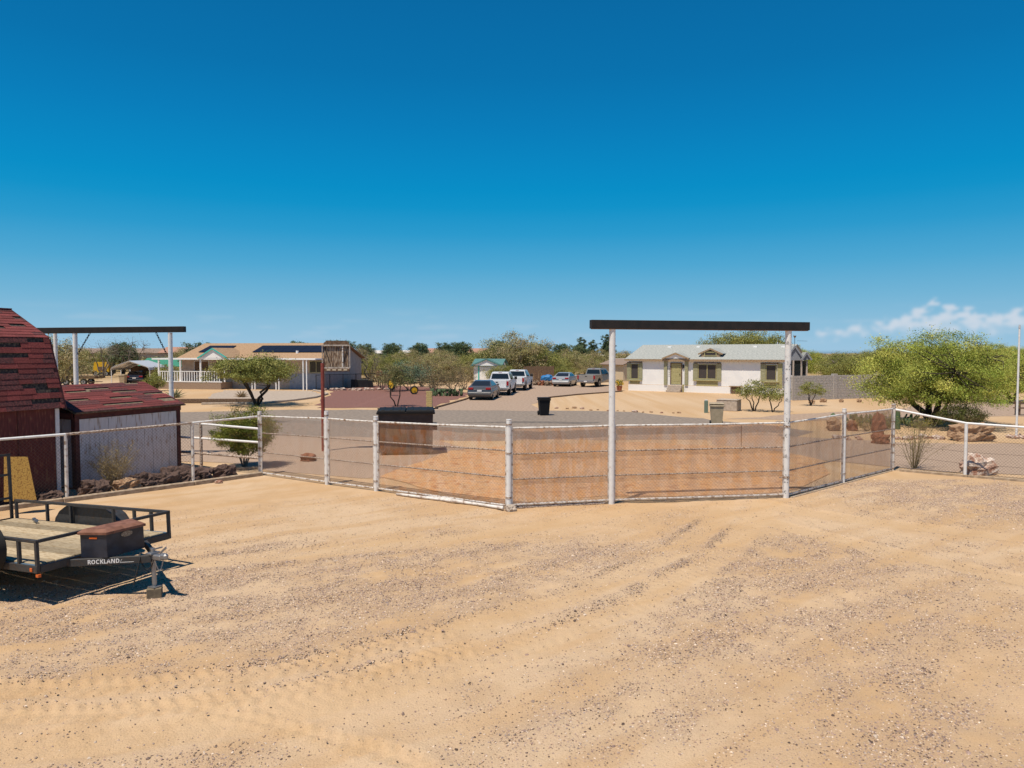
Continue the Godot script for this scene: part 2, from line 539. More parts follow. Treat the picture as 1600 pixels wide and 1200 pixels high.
# gravel drifts: x, z, half lengths, amount
var drifts := [[-6.16, -10.68, 2.46, 1.76, 1], [-4.77, -11.45, 1.32, 1.16, 1], [-5.93, -9.0, 1.21, 0.82, 0.7], [-1.83, -11.45, 1.73, 1.16, 1], [0.0, -11.96, 1.38, 0.89, 0.9], [1.72, -12.92, 1.25, 0.67, 0.8], [-2.64, -9.89, 1.23, 0.99, 0.9], [-2.72, -8.4, 0.81, 0.43, 0.8], [-1.18, -8.25, 0.67, 0.52, 0.5], [3.63, -14.14, 0.56, 1.1, 1], [4.37, -12.32, 1.31, 1.15, 0.8], [3.13, -10.68, 1.14, 1.45, 0.7], [2.07, -9.31, 0.83, 1.1, 0.6], [3.6, -9.0, 0.48, 0.82, 1], [3.82, -8.25, 0.59, 0.69, 0.9], [3.86, -7.2, 0.45, 0.79, 1], [3.66, -6.38, 0.63, 0.52, 1], [4.83, -9.89, 0.97, 0.99, 0.6], [7.21, -11.61, 1.23, 1.37, 0.6], [6.22, -9.2, 0.66, 1.08, 0.6], [11.21, -18.15, 2.2, 1.8, 1], [11.33, -16.65, 1.6, 1.03, 0.9], [10.3, -19.46, 1.2, 1.12, 0.6], [1.92, -6.71, 0.66, 0.46, 0.6], [0.62, -6.94, 0.68, 0.62, 0.5], [0.37, -8.25, 0.66, 0.52, 0.4], [-4.23, -6.38, 0.63, 0.31, 0.8], [-2.86, -6.38, 0.57, 0.31, 0.6], [-0.23, -6.49, 0.52, 0.43, 0.5], [4.8, -7.07, 0.38, 0.77, 0.4], [1.36, -7.61, 0.61, 0.44, 0.4], [5.81, -13.13, 0.93, 0.87, 0.5], [-2.84, -13.35, 1.42, 0.36, 0.7], [-1.26, -14.3, 1.01, 0.3, 0.5], [13.5, -18.0, 2.0, 1.5, 0.9]]

func stamp_track(pts: Array, half: float, depth: float, tread: float) -> void:
	var run := 0.0
	for i in pts.size() - 1:
		var a := Vector2(pts[i][0], pts[i][1])
		var b := Vector2(pts[i + 1][0], pts[i + 1][1])
		var d := b - a
		var L := d.length()
		d /= L
		var nn := Vector2(-d.y, d.x)
		var reach := half * 2.2
		var i0 := maxi(0, int((minf(a.x, b.x) - reach - GX0) / STEP))
		var i1 := mini(gnx - 1, int((maxf(a.x, b.x) + reach - GX0) / STEP))
		var j0 := maxi(0, int((minf(a.y, b.y) - reach - GZ0) / STEP))
		var j1 := mini(gnz - 1, int((maxf(a.y, b.y) + reach - GZ0) / STEP))
		for j in range(j0, j1 + 1):
			for k in range(i0, i1 + 1):
				var p := Vector2(GX0 + k * STEP, GZ0 + j * STEP) - a
				var u := p.dot(d)
				if u < -0.02 or u >= L + 0.02:
					continue
				var s := p.dot(nn)
				var q := absf(s) / half
				if q > 2.2:
					continue
				var inside := 1.0 - smoothstep(0.75, 1.05, q)
				var berm := exp(-pow((q - 1.25) / 0.28, 2))
				var id := j * gnx + k
				if inside + berm * 0.5 <= lane[id] * 0.8:
					continue
				var hh := -depth * inside + depth * 0.9 * berm
				if tread > 0.0:
					var ph := (run + u) / 0.18 + absf(s) * 2.6 + (0.5 if s > 0 else 0.0)
					hh += tread * inside * smoothstep(-0.2, 0.5, sin(TAU * ph)) * smoothstep(0.02, 0.06, absf(s))
				gh[id] = gh[id] * (1.0 - inside * 0.8) + hh
				lane[id] = maxf(lane[id], inside)
		run += L

func smooth_line(pts: Array, off := 0.0) -> Array:
	var cv := Curve2D.new()
	for i in pts.size():
		var p := Vector2(pts[i][0], pts[i][1])
		var t := Vector2.ZERO
		if i > 0 and i < pts.size() - 1:
			t = (Vector2(pts[i + 1][0], pts[i + 1][1]) - Vector2(pts[i - 1][0], pts[i - 1][1])) / 6.0
		cv.add_point(p, -t, t)
	var out := []
	var L := cv.get_baked_length()
	var nseg := int(L / 0.4)
	for i in nseg + 1:
		var s := L * i / nseg
		var p := cv.sample_baked(s)
		var q := cv.sample_baked(minf(L, s + 0.05)) - cv.sample_baked(maxf(0, s - 0.05))
		q = q.normalized()
		p += Vector2(-q.y, q.x) * off
		out.append([p.x, p.y])
	return out

func gravel_at(x: float, z: float, f: FastNoiseLite, f2: FastNoiseLite) -> float:
	var d := 0.0
	for g in drifts:
		var dx: float = (x - g[0]) / (g[2] * 1.15)
		var dz: float = (z - g[1]) / (g[3] * 1.15)
		var q := dx * dx + dz * dz
		if q < 4.0:
			d += g[4] * exp(-q * 0.7) * 0.8
	# streaks follow the sweep of the wheel tracks
	var u := x * 0.80 - z * 0.60
	var w := x * 0.60 + z * 0.80
	var st := f.get_noise_2d(u * 0.45, w * 1.7)
	var sp := f2.get_noise_2d(x, z)
	return clampf(minf(d, 1.0) * (0.62 + 0.9 * st + 0.7 * sp) + 0.09 + 0.25 * maxf(0.0, st + sp * 0.6), 0.0, 1.0)

func build_ground() -> void:
	gnx = int((GX1 - GX0) / STEP) + 1
	gnz = int((GZ1 - GZ0) / STEP) + 1
	gh.resize(gnx * gnz)
	lane.resize(gnx * gnz)
	var f1 := fbm(11, 0.35, 3)
	var f2 := fbm(12, 2.2, 4)
	for j in gnz:
		for k in gnx:
			var x := GX0 + k * STEP
			var z := GZ0 + j * STEP
			gh[j * gnx + k] = f1.get_noise_2d(x, z) * 0.035 + f2.get_noise_2d(x, z) * 0.014
	var t1 := [[-7.5, -7.5], [-5.77, -7.69], [-4.16, -7.76], [-2.72, -8.1], [-0.83, -9.31], [0.95, -10.68], [2.91, -13.13], [4.44, -15.69], [5.21, -17.8]]
	var t2 := [[-6.5, -6.2], [-4.8, -6.38], [-3.6, -6.65], [-2.4, -7.07], [-1.06, -7.92], [0.4, -9.0], [1.85, -10.4], [3.84, -13.13], [5.62, -16.32], [6.0, -17.6]]
	var t3 := [[-9.2, -10.9], [-7.21, -11.9], [-4.5, -12.75], [-1.23, -13.9], [1.38, -15.56], [3.68, -17.37]]
	var t4 := [[5.83, -17.37], [6.49, -16.32], [8.01, -15.1], [10.4, -13.57]]
	var t5 := [[5.04, -16.32], [5.79, -14.55], [6.86, -12.92], [8.28, -10.98], [10.2, -9.0]]
	var t6 := [[-3.3, -7.3], [-2.51, -7.01], [-1.67, -6.65], [-0.9, -6.28], [-0.3, -5.7]]
	stamp_track(smooth_line(t3), 0.40, 0.010, 0.0)
	stamp_track(smooth_line(t4), 0.40, 0.009, 0.0)
	stamp_track(smooth_line(t5), 0.34, 0.008, 0.005)
	stamp_track(smooth_line(t2), 0.30, 0.010, 0.010)
	stamp_track(smooth_line(t1.slice(4)), 0.30, 0.010, 0.006)
	stamp_track(smooth_line(t1.slice(0, 5)), 0.26, 0.012, 0.028)
	stamp_track(smooth_line(t1.slice(0, 5), 0.62), 0.22, 0.010, 0.030)
	stamp_track(smooth_line(t6), 0.15, 0.010, 0.030)
	var xs := PackedFloat32Array()
	var zs := PackedFloat32Array()
	var tail := PackedFloat32Array()
	var s := 0.1
	var p := 0.0
	while p < 1500.0:
		p += s
		s *= 1.22
		tail.append(p)
	for i in range(tail.size() - 1, -1, -1):
		xs.append(GX0 - tail[i])
		zs.append(GZ0 - tail[i])
	var xo := xs.size()
	for k in gnx:
		xs.append(GX0 + k * STEP)
	for j in gnz:
		zs.append(GZ0 + j * STEP)
	for i in tail.size():
		xs.append(GX1 - STEP * 0.5 + tail[i])
		zs.append(GZ1 - STEP * 0.5 + tail[i])
	var nx := xs.size()
	var nz := zs.size()
	# gravel field on a coarse grid
	var cs := 0.1
	var cx0 := -10.0
	var cz0 := -20.5
	var ccx := 255
	var ccz := 158
	var grav := PackedFloat32Array()
	grav.resize(ccx * ccz)
	var fs := fbm(31, 0.8, 3)
	var fp := fbm(32, 1.6, 4)
	for j in ccz:
		for k in ccx:
			var x := cx0 + k * cs
			var z := cz0 + j * cs
			var d := gravel_at(x, z, fs, fp)
			if x > GX0 and x < GX1 - 0.1 and z > GZ0 and z < GZ1 - 0.1:
				d *= 1.0 - 0.62 * lane[int((z - GZ0) / STEP) * gnx + int((x - GX0) / STEP)]
			# outside the yard there is none of this gravel
			if z < -16.6 and x < -3.0 and z < -18.6 - (x + 3.5) * 0.55:
				d = 0.0
			grav[j * ccx + k] = d
	var V := PackedVector3Array()
	var N := PackedVector3Array()
	var C := PackedColorArray()
	var I := PackedInt32Array()
	V.resize(nx * nz)
	N.resize(nx * nz)
	C.resize(nx * nz)
	var fl := fbm(41, 0.13, 4)
	var fm := fbm(42, 0.9, 3)
	var fst := fbm(43, 0.6, 4)
	for j in nz:
		var fj := j - xo
		for i in nx:
			var fi := i - xo
			var x := xs[i]
			var z := zs[j]
			var y := 0.0
			var nn := Vector3.UP
			var ln := 0.0
			if fi >= 1 and fi < gnx - 1 and fj >= 1 and fj < gnz - 1:
				var e := minf(minf(fi, gnx - 1 - fi), minf(fj, gnz - 1 - fj)) * STEP
				var fade := smoothstep(0.0, 1.2, e)
				var id := fj * gnx + fi
				y = gh[id] * fade
				nn = Vector3((gh[id - 1] - gh[id + 1]) * fade, 2.0 * STEP, (gh[id - gnx] - gh[id + gnx]) * fade).normalized()
				ln = lane[id] * fade
			var a := fl.get_noise_2d(x, z)
			var b := fm.get_noise_2d(x, z)
			var c := Color(0.585, 0.41, 0.255)
			c = c.lerp(Color(0.61, 0.45, 0.30), clampf(0.5 + a * 1.4, 0, 1))
			c = c.lerp(Color(0.50, 0.335, 0.19), clampf(0.10 + b * 0.8 - a * 0.5, 0, 0.5))
			var stv := fst.get_noise_2d((x * 0.80 - z * 0.60) * 0.35, (x * 0.60 + z * 0.80) * 1.9)
			c = c.lerp(Color(0.53, 0.345, 0.185), clampf(stv * 1.5 + 0.08, 0, 0.6))
			c = c.lerp(Color(0.575, 0.395, 0.225), ln * 0.35)
			if x > cx0 and x < cx0 + (ccx - 1) * cs and z > cz0 and z < cz0 + (ccz - 1) * cs:
				var g := grav[int((z - cz0) / cs) * ccx + int((x - cx0) / cs)]
				c = c.lerp(Color(0.40, 0.30, 0.225), clampf(g * 0.6, 0, 0.42))
			elif z < -90.0 or absf(x) > 60.0:
				c = c.lerp(Color(0.36, 0.26, 0.14), 0.6)
			V[j * nx + i] = Vector3(x, y, z)
			N[j * nx + i] = nn
			C[j * nx + i] = c
	for j in nz - 1:
		for i in nx - 1:
			var q := j * nx + i
			I.append_array(PackedInt32Array([q, q + 1, q + nx, q + 1, q + nx + 1, q + nx]))
	var arr := []
	arr.resize(Mesh.ARRAY_MAX)
	arr[Mesh.ARRAY_VERTEX] = V
	arr[Mesh.ARRAY_NORMAL] = N
	arr[Mesh.ARRAY_COLOR] = C
	arr[Mesh.ARRAY_INDEX] = I
	var m := ArrayMesh.new()
	m.add_surface_from_arrays(Mesh.PRIMITIVE_TRIANGLES, arr)
	obj("ground", m, M.sand).set_meta("kind", "structure")

	# loose stones
	var pal := [Color(0.25, 0.175, 0.145), Color(0.36, 0.265, 0.21), Color(0.30, 0.235, 0.21), Color(0.46, 0.33, 0.22), Color(0.62, 0.50, 0.40), Color(0.12, 0.085, 0.07), Color(0.40, 0.27, 0.19), Color(0.32, 0.225, 0.19), Color(0.50, 0.37, 0.25)]
	var xf: Array[Transform3D] = []
	var cl := PackedColorArray()
	for j in ccz:
		for k in ccx:
			var d := grav[j * ccx + k]
			if d <= 0.0:
				continue
			var zc := cz0 + j * cs
			var want := d * d * 24.0 + d * 10.0 + 0.05
			var cnt := int(want) + (1 if rng.randf() < want - int(want) else 0)
			for t in cnt:
				var x := cx0 + (k + rng.randf()) * cs
				var z := zc + rng.randf() * cs
				var y := 0.0
				var fi := int((x - GX0) / STEP)
				var fj := int((z - GZ0) / STEP)
				if fi >= 0 and fi < gnx and fj >= 0 and fj < gnz:
					var e := minf(minf(fi, gnx - 1 - fi), minf(fj, gnz - 1 - fj)) * STEP
					y = gh[fj * gnx + fi] * smoothstep(0.0, 1.2, e)
				var r := 0.0042 + 0.0085 * pow(rng.randf(), 2.2)
				if rng.randf() < 0.012:
					r *= 2.0
				var bs := Basis(Vector3.UP, rng.randf() * TAU) * Basis(Vector3.RIGHT, rng.randf_range(-0.4, 0.4))
				bs = bs.scaled_local(Vector3(r * rng.randf_range(0.9, 1.7), r * rng.randf_range(0.5, 0.9), r))
				xf.append(Transform3D(bs, Vector3(x, y + r * 0.15, z)))
				var pc: Color = pal[rng.randi() % pal.size()]
				cl.append(pc * rng.randf_range(0.8, 1.3))
	var mm := MultiMesh.new()
	mm.transform_format = MultiMesh.TRANSFORM_3D
	mm.use_colors = true
	var pb := MB.new()
	var pv: Array[Vector3] = []
	for k in 5:
		var an := TAU * k / 5.0
		pv.append(Vector3(cos(an), -0.2 + 0.15 * sin(k * 2.3), sin(an)))
	for k in 5:
		var k2 := (k + 1) % 5
		pb.tri(pv[k], Vector3(0.15, 1.0, -0.1), pv[k2])
		pb.tri(pv[k], pv[k2], Vector3(0, -0.9, 0))
	mm.mesh = pb.mesh()
	mm.instance_count = xf.size()
	for i in xf.size():
		mm.set_instance_transform(i, xf[i])
		mm.set_instance_color(i, cl[i])
	var mi := MultiMeshInstance3D.new()
	mi.name = "loose_gravel"
	mi.multimesh = mm
	mi.material_override = M.stone
	mi.set_meta("kind", "stuff")
	tag(mi, "loose grey and tan gravel scattered over the sandy yard", "gravel")
	add_child(mi)

func sheet(called: String, pts: Array, y: float, m: Material) -> void:
	var poly := PackedVector2Array()
	for q in smooth_ring(pts):
		poly.append(q)
	var idx := Geometry2D.triangulate_polygon(poly)
	var b := MB.new()
	for t in range(0, idx.size(), 3):
		var q: Array[Vector3] = []
		for k in 3:
			q.append(Vector3(poly[idx[t + k]].x, y, poly[idx[t + k]].y))
		if (q[2] - q[0]).cross(q[1] - q[0]).y < 0:
			b.tri(q[0], q[2], q[1])
		else:
			b.tri(q[0], q[1], q[2])
	obj(called, b, m).set_meta("kind", "structure")

func smooth_ring(pts: Array) -> Array:
	var out := []
	var f := fbm(77, 0.35, 3)
	for i in pts.size():
		var a := Vector2(pts[i][0], pts[i][1])
		var b := Vector2(pts[(i + 1) % pts.size()][0], pts[(i + 1) % pts.size()][1])
		var nn := int(clampf((b - a).length() / 1.2, 1, 40))
		for k in nn:
			var p := a.lerp(b, float(k) / nn)
			out.append(p + Vector2(f.get_noise_2d(p.x, p.y), f.get_noise_2d(p.x + 50, p.y)) * 0.7)
	return out

func build_roads() -> void:
	sheet("road", [[-90, -31], [-30, -31.5], [-10, -29.5], [4, -29.8], [11.5, -30.2], [13.6, -33], [12.6, -35.8], [10.3, -39.2], [6.4, -44.4], [2.5, -44.8], [-4.5, -45.4], [-14.8, -45.4], [-22, -42.6], [-90, -42]], 0.004, M.asphalt)
	sheet("road_patch", [[-3.2, -37.0], [0.5, -37.9], [4.6, -37.2], [4.4, -36.6], [0.4, -37.0], [-3.0, -36.4]], 0.008, M.tar)
	sheet("road_patch", [[-15.0, -38.6], [-11.5, -38.2], [-11.7, -37.4], [-15.2, -37.9]], 0.008, M.tar)
	sheet("driveway", [[-5.2, -45.0], [1.9, -44.2], [1.6, -50], [2.75, -57], [8.6, -65], [10.2, -67], [10.6, -78], [2, -82], [-2.3, -67.5], [-3.4, -58.7], [-4.6, -50]], 0.008, M.drive)
	sheet("side_road", [[15.5, -38.2], [24, -40.5], [70, -44], [90, -62], [38, -55], [24, -46.2], [15.7, -41.6], [11.5, -39.2]], 0.008, M.drive)
	sheet("gravel_lane", [[10.9, -23.4], [13.2, -22.0], [16, -20.8], [60, -14], [60, -26], [24, -28.0], [15.5, -28.8], [12.0, -31.2], [8, -31], [8.0, -25.5]], 0.012, M.lane)
	sheet("gravel_verge", [[-20, -24.2], [-9, -23.6], [-7.2, -22.2], [-4.6, -20.6], [-2.2, -21.5], [-1.2, -27], [-4, -30.5], [-20, -32]], 0.008, M.lane)
	sheet("orange_dirt", [[-3.6, -21.2], [-2.6, -18.9], [-1.2, -17.9], [0.1, -17.3], [2.3, -17.75], [4.5, -18.1], [6.6, -18.5], [8.4, -20.1], [9.6, -21.6], [10.3, -24.2], [8.6, -27.6], [5.0, -29.0], [1.0, -28.6], [-2.2, -26.6], [-2.8, -24.0]], 0.016, M.orangedirt)
	sheet("red_gravel_yard", [[-12.3, -47.0], [-5.4, -47.0], [-3.9, -58.0], [-3.6, -63], [-6, -72], [-14, -79], [-19.0, -74], [-15.2, -62], [-14.6, -55]], 0.012, M.redgravel)
	sheet("paved_pad", [[-20.9, -50.2], [-17.5, -51.0], [-15.7, -57], [-15.9, -61.5], [-18.6, -67.5], [-27, -68.5], [-25, -60]], 0.016, M.pad)
	var crib := MB.new()
	var line := smooth_line([[-21.2, -49.8], [-17.3, -50.6], [-15.4, -57], [-15.6, -61.8], [-18.4, -67.7]])
	for i in line.size() - 1:
		crib.bar(Vector3(line[i][0], 0.07, line[i][1]), Vector3(line[i + 1][0], 0.07, line[i + 1][1]), 0.16, 0.15, 0.02)
	tag(obj("concrete_edging", crib, M.concrete), "curved concrete edging round the grey paved pad", "kerb")
	var ed := MB.new()
	ed.bar(Vector3(-26.5, 0.16, -51.2), Vector3(-17.6, 0.16, -51.4), 0.2, 0.32, 0.03)
	tag(obj("timber_edging", ed, M.brownwood), "brown timber edging below the porch garden bed", "edging")
	var rl := MB.new()
	var line2 := smooth_line([[-4.9, -46.8], [-3.5, -55], [-3.1, -60]])
	for i in line2.size() - 1:
		rl.bar(Vector3(line2[i][0], 0.05, line2[i][1]), Vector3(line2[i + 1][0], 0.05, line2[i + 1][1]), 0.14, 0.11, 0.02)
	tag(obj("dark_edging", rl, M.brownwood), "dark edging between red gravel yard and driveway", "edging")
	var r2 := MB.new()
	var line3 := smooth_line([[2.9, -57.2], [5.6, -61.3], [8.6, -64.6], [10.0, -66.3]])
	for i in line3.size() - 1:
		r2.bar(Vector3(line3[i][0], 0.05, line3[i][1]), Vector3(line3[i + 1][0], 0.05, line3[i + 1][1]), 0.12, 0.11, 0.02)
	tag(obj("dark_edging", r2, M.brownwood), "dark edging between driveway and the white house's sand yard", "edging")

# ---------------------------------------------------------------- fences and gates
func chainlink(b: MB, L: float, y0: float, y1: float, r := 0.0022, pitch := 0.085) -> void:
	var H := y1 - y0
	var k := -H
	while k < L:
		for s in [1, -1]:
			# line from (k, y0) to (k+H, y1), clipped to 0..L; mirrored for s = -1
			var xa := maxf(k, 0.0)
			var xb := minf(k + H, L)
			if xb - xa > 0.02:
				var ya := y0 + (xa - k)
				var yb := y0 + (xb - k)
				var pa := Vector3(xa if s == 1 else L - xa, ya, 0.004 * s)
				var pb := Vector3(xb if s == 1 else L - xb, yb, 0.004 * s)
				b.tube([pa, pb], r, r, 3, false)
		k += pitch

func shade_cloth(L: float, y0: float, y1: float, wv: float, wh: float, sd: int) -> MB:
	var b := MB.new()
	var pitch := 0.012
	var f := fbm(sd, 0.8, 3)
	var bow := func(x: float, y: float) -> float:
		return 0.012 * f.get_noise_2d(x, y * 0.7) - 0.012
	var nxn := int(L / pitch)
	for i in nxn:
		var x := (i + 0.5) * pitch
		var ww := wv * (0.85 + 0.5 * f.get_noise_2d(x * 3.0, 7.0))
		var segs := 4
		for k in segs:
			var ya := lerpf(y0, y1, float(k) / segs)
			var yb := lerpf(y0, y1, float(k + 1) / segs)
			var za: float = bow.call(x, ya)
			var zb: float = bow.call(x, yb)
			ribbon(b, Vector3(x - ww * 0.5, ya, za), Vector3(x - ww * 0.5, yb, zb), Vector3(x + ww * 0.5, yb, zb), Vector3(x + ww * 0.5, ya, za), L, y0, y1)
	var nyn := int((y1 - y0) / pitch)
	for j in nyn:
		var y := y0 + (j + 0.5) * pitch
		var ww := wh * (0.85 + 0.5 * f.get_noise_2d(3.0, y * 3.0))
		var segs := 6
		for k in segs:
			var xa := L * k / segs
			var xb := L * (k + 1) / segs
			var za: float = bow.call(xa, y) - 0.0015
			var zb: float = bow.call(xb, y) - 0.0015
			ribbon(b, Vector3(xa, y - ww * 0.5, za), Vector3(xa, y + ww * 0.5, za), Vector3(xb, y + ww * 0.5, zb), Vector3(xb, y - ww * 0.5, zb), L, y0, y1)
	return b

func ribbon(b: MB, p: Vector3, q: Vector3, r: Vector3, s: Vector3, L: float, y0: float, y1: float) -> void:
	for t in [p, q, r, p, r, s]:
		b.vert(t, Vector3(0, 0, 1), Vector2(t.x / L, 1.0 - (t.y - y0) / (y1 - y0)))

func frame_of(a: Vector2, b: Vector2) -> float:
	var d := (b - a).normalized()
	return atan2(-d.y, d.x)

# a panel between two posts; local x runs along it, local z faces the yard
func screen_panel(label: String, a: Vector2, b: Vector2, top: float, cloth: Material, wv: float, wh: float, sd: int, top2 := -1.0, lift := 0.07, rails := [0.36, 0.70]) -> Node3D:
	var L := (b - a).length()
	var t := thing("screened_gate_panel", label, "gate panel", Vector3(a.x, 0, a.y), frame_of(a, b), "screened panels of the gate fence")
	var g := 0.075
	var e := L - 0.075
	if top2 < 0:
		top2 = top
	ptube(t, "top_rail", M.whiterust, [Vector3(g, top, 0), Vector3(L * 0.5, (top + top2) * 0.5 - 0.008, 0), Vector3(e, top2, 0)], 0.024)
	ptube(t, "bottom_rail", M.whiterust, [Vector3(g, lift, 0), Vector3(e, lift, 0)], 0.024)
	for r in rails:
		ptube(t, "middle_rail", M.rustpipe, [Vector3(g, lift + (top - lift) * r, -0.02), Vector3(e, lift + (top2 - lift) * r, -0.02)], 0.017, 8)
	for x in [g, e]:
		ptube(t, "upright", M.whiterust, [Vector3(x, lift, 0), Vector3(x, top if x == g else top2, 0)], 0.022, 8)
	var cb := MB.new()
	var low := minf(top, top2)
	chainlink(cb, e - g, lift, low - 0.01, 0.0017)
	var cm := obj("chain_link", cb, M.rustwire, t)
	cm.position = Vector3(g, 0, 0.028)
	var sc := obj("shade_cloth", shade_cloth(e - g, lift - 0.03, low - 0.02, wv, wh, sd), cloth, t)
	sc.position = Vector3(g, 0, -0.03)
	return t

func post(label: String, p: Vector2, hgt: float, r: float, m: Material) -> Node3D:
	var t := thing("fence_post", label, "post", Vector3(p.x, 0, p.y), 0.0, "white pipe posts of the gate fence")
	ptube(t, "pipe", m, [Vector3(0, -0.1, 0), Vector3(0, hgt * 0.5, 0), Vector3(0, hgt, 0)], r, 14)
	ptube(t, "cap", m, [Vector3(0, hgt, 0), Vector3(0, hgt + 0.012, 0)], r * 1.06, 14)
	var b := MB.new()
	for y in [0.25, hgt * 0.62, hgt - 0.12]:
		b.tube([Vector3(0, y, 0), Vector3(0, y + 0.035, 0)], r * 1.18, r * 1.18, 12)
	obj("hinge_bands", b, M.rustpipe, t)
	return t

func build_gates() -> void:
	var P := {a = Vector2(-7.38, -21.3), b = Vector2(-5.03, -19.74), c = Vector2(-3.52, -18.82), d = Vector2(-0.07, -16.65), e = Vector2(2.36, -17.22), f = Vector2(6.76, -17.91), g = Vector2(9.09, -19.94), h = Vector2(11.57, -22.11)}
	var clear := screen_material(100, [0.40, 0.27, 0.20], [0.46, 0.26, 0.16], [0.54, 0.43, 0.37], 0.0)
	var rusty := screen_material(110, [0.56, 0.33, 0.18], [0.64, 0.24, 0.06], [0.74, 0.62, 0.54], 0.5)
	var tan1 := screen_material(120, [0.68, 0.44, 0.30], [0.76, 0.40, 0.18], [0.86, 0.70, 0.60], 0.2)
	var tan2 := screen_material(131, [0.66, 0.42, 0.28], [0.76, 0.41, 0.19], [0.80, 0.62, 0.50], 0.2)
	var side := screen_material(140, [0.52, 0.34, 0.22], [0.56, 0.33, 0.18], [0.60, 0.48, 0.39], 0.0)
	screen_panel("see-through dusty screen panel beside the green bush at the corner post", P.a, P.b, 1.73, clear, 0.0018, 0.0009, 1, 1.80)
	screen_panel("see-through screen panel behind which the red hoop pole stands", P.b, P.c, 1.80, clear, 0.0020, 0.0010, 2, 1.80)
	screen_panel("orange-stained screen gate panel in front of the dumpster", P.c, P.d, 1.80, rusty, 0.0034, 0.0018, 3, 1.88)
	screen_panel("tan-stained screen panel left of the overhead gate's plain white post", P.d, P.e, 1.86, tan1, 0.0064, 0.0042, 4, 1.86, 0.09, [0.33, 0.66])
	screen_panel("wide tan-stained screen gate panel under the overhead beam", P.e, P.f, 1.86, tan2, 0.0062, 0.0040, 5, 1.86, 0.09, [0.33, 0.66])
	screen_panel("tan screen panel next to the chipped black-spotted gate post", P.f, P.g, 1.86, side, 0.0046, 0.0026, 6, 1.90, 0.07, [0.33, 0.66])
	screen_panel("tan screen panel ending at the chain-link corner by the red rock", P.g, P.h, 1.90, side, 0.0040, 0.0022, 7, 1.88, 0.07, [0.33, 0.66])
	post("white rust-streaked corner post beside the green bush", P.a, 1.86, 0.055, M.whiterust)
	post("white pipe post between the two see-through screen panels", P.b, 1.99, 0.055, M.whitepipe)
	post("white pipe post in front of the dumpster's edge", P.c, 1.93, 0.060, M.whitepipe)
	post("white pipe post with a concrete lump at its foot", P.d, 2.05, 0.062, M.whitepipe)
	post("white pipe post halfway along the right-hand tan screens", P.g, 2.04, 0.055, M.whitepipe)
	post("grey-white corner post where chain-link fence begins", P.h, 2.02, 0.055, M.whiterust)
	# cross brace in the wide gate
	var lump := tag(rock("concrete_footing", 81, Vector3(0.13, 0.10, 0.12), Vector3(-0.03, 0.03, -16.52), M.concrete), "lump of concrete at the foot of a white post", "footing")
	lump.rotation.y = 0.4
	# loose pipes lying at the foot of the orange panel
	for k in 2:
		var q := tag(ptube(self, "loose_pipe", M.whiterust, [Vector3(-2.9 + k * 0.3, 0.04, -18.22 - k * 0.1), Vector3(-0.2, 0.045, -16.58 + k * 0.075)], 0.032), "rusty white pipe lying along the foot of the orange-stained panel", "pipe", "pipes at the gate foot")
		q.position.y = 0.0
	var cl := tag(ptube(self, "buried_pipe", M.rustpipe, [Vector3(0.15, 0.03, -16.72), Vector3(1.2, 0.035, -16.97), Vector3(2.2, 0.03, -17.2)], 0.035), "rusty brown pipe half buried under the tan screen panel", "pipe")
	cl.position.y = -0.012
	# overhead gate frame
	var t := thing("overhead_gate_frame", "tall white-post gate frame with black beam over the tan screens", "gate frame", Vector3(P.e.x, 0, P.e.y), frame_of(P.e, P.f))
	var L: float = (P.f - P.e).length()
	ptube(t, "post", M.whitepipe, [Vector3(0, -0.1, 0), Vector3(0, 2, 0), Vector3(0, 4.14, 0)], 0.075, 18)
	var cp := ptube(t, "post", M.chippedpipe, [Vector3(L, -0.1, 0), Vector3(L, 2, 0), Vector3(L, 4.12, 0)], 0.075, 18)
	cp.set_meta("label", "white post with chipped paint showing black spots")
	var bm := MB.new()
	bm.box(Vector3(L * 0.5 - 0.01, 4.24, 0), Vector3(L + 1.04, 0.2, 0.2), 0.008, Basis(Vector3(0, 0, 1), -0.004))
	obj("beam", bm, M.darkbeam, t)
	pbox(t, "beam_soffit", M.beamunder, Vector3(L * 0.5 - 0.01, 4.132, 0), Vector3(L + 0.98, 0.016, 0.16), 0.0, Basis(Vector3(0, 0, 1), -0.004))
	var hw := MB.new()
	for y in [0.5, 1.75]:
		hw.tube([Vector3(L, y, 0), Vector3(L, y + 0.05, 0)], 0.086, 0.086, 14)
		hw.box(Vector3(L - 0.12, y + 0.02, 0.03), Vector3(0.16, 0.03, 0.02))
	obj("hinge_bands", hw, M.rustpipe, t)
	# latch chain bundle at the two gate posts
	for q in [[P.f, L]]:
		var lk := MB.new()
		for k in 7:
			lk.box(Vector3(L - 0.10 - k * 0.035, 1.90 + 0.012 * sin(k * 1.7), 0.05), Vector3(0.03, 0.02, 0.012), 0.004)
		obj("latch_chain", lk, M.steel, t)

	# second overhead gate behind the low shed
	var u := thing("overhead_gate_frame", "distant white-post gate frame with black beam and hanging chains behind the red sheds", "gate frame", Vector3(-14.92, 0, -25.0), 0.0)
	for x in [0.0, 3.25]:
		ptube(u, "post", M.whitepipe, [Vector3(x, -0.1, 0), Vector3(x, 4.26, 0)], 0.075, 14)
	ptube(u, "post", M.whitepipe, [Vector3(-1.05, -0.1, -0.6), Vector3(-1.05, 4.26, -0.6)], 0.06, 14)
	pbox(u, "beam", M.darkbeam, Vector3(1.2, 4.35, -0.02), Vector3(5.1, 0.2, 0.2), 0.008, Basis(Vector3(0, 0, 1), 0.010))
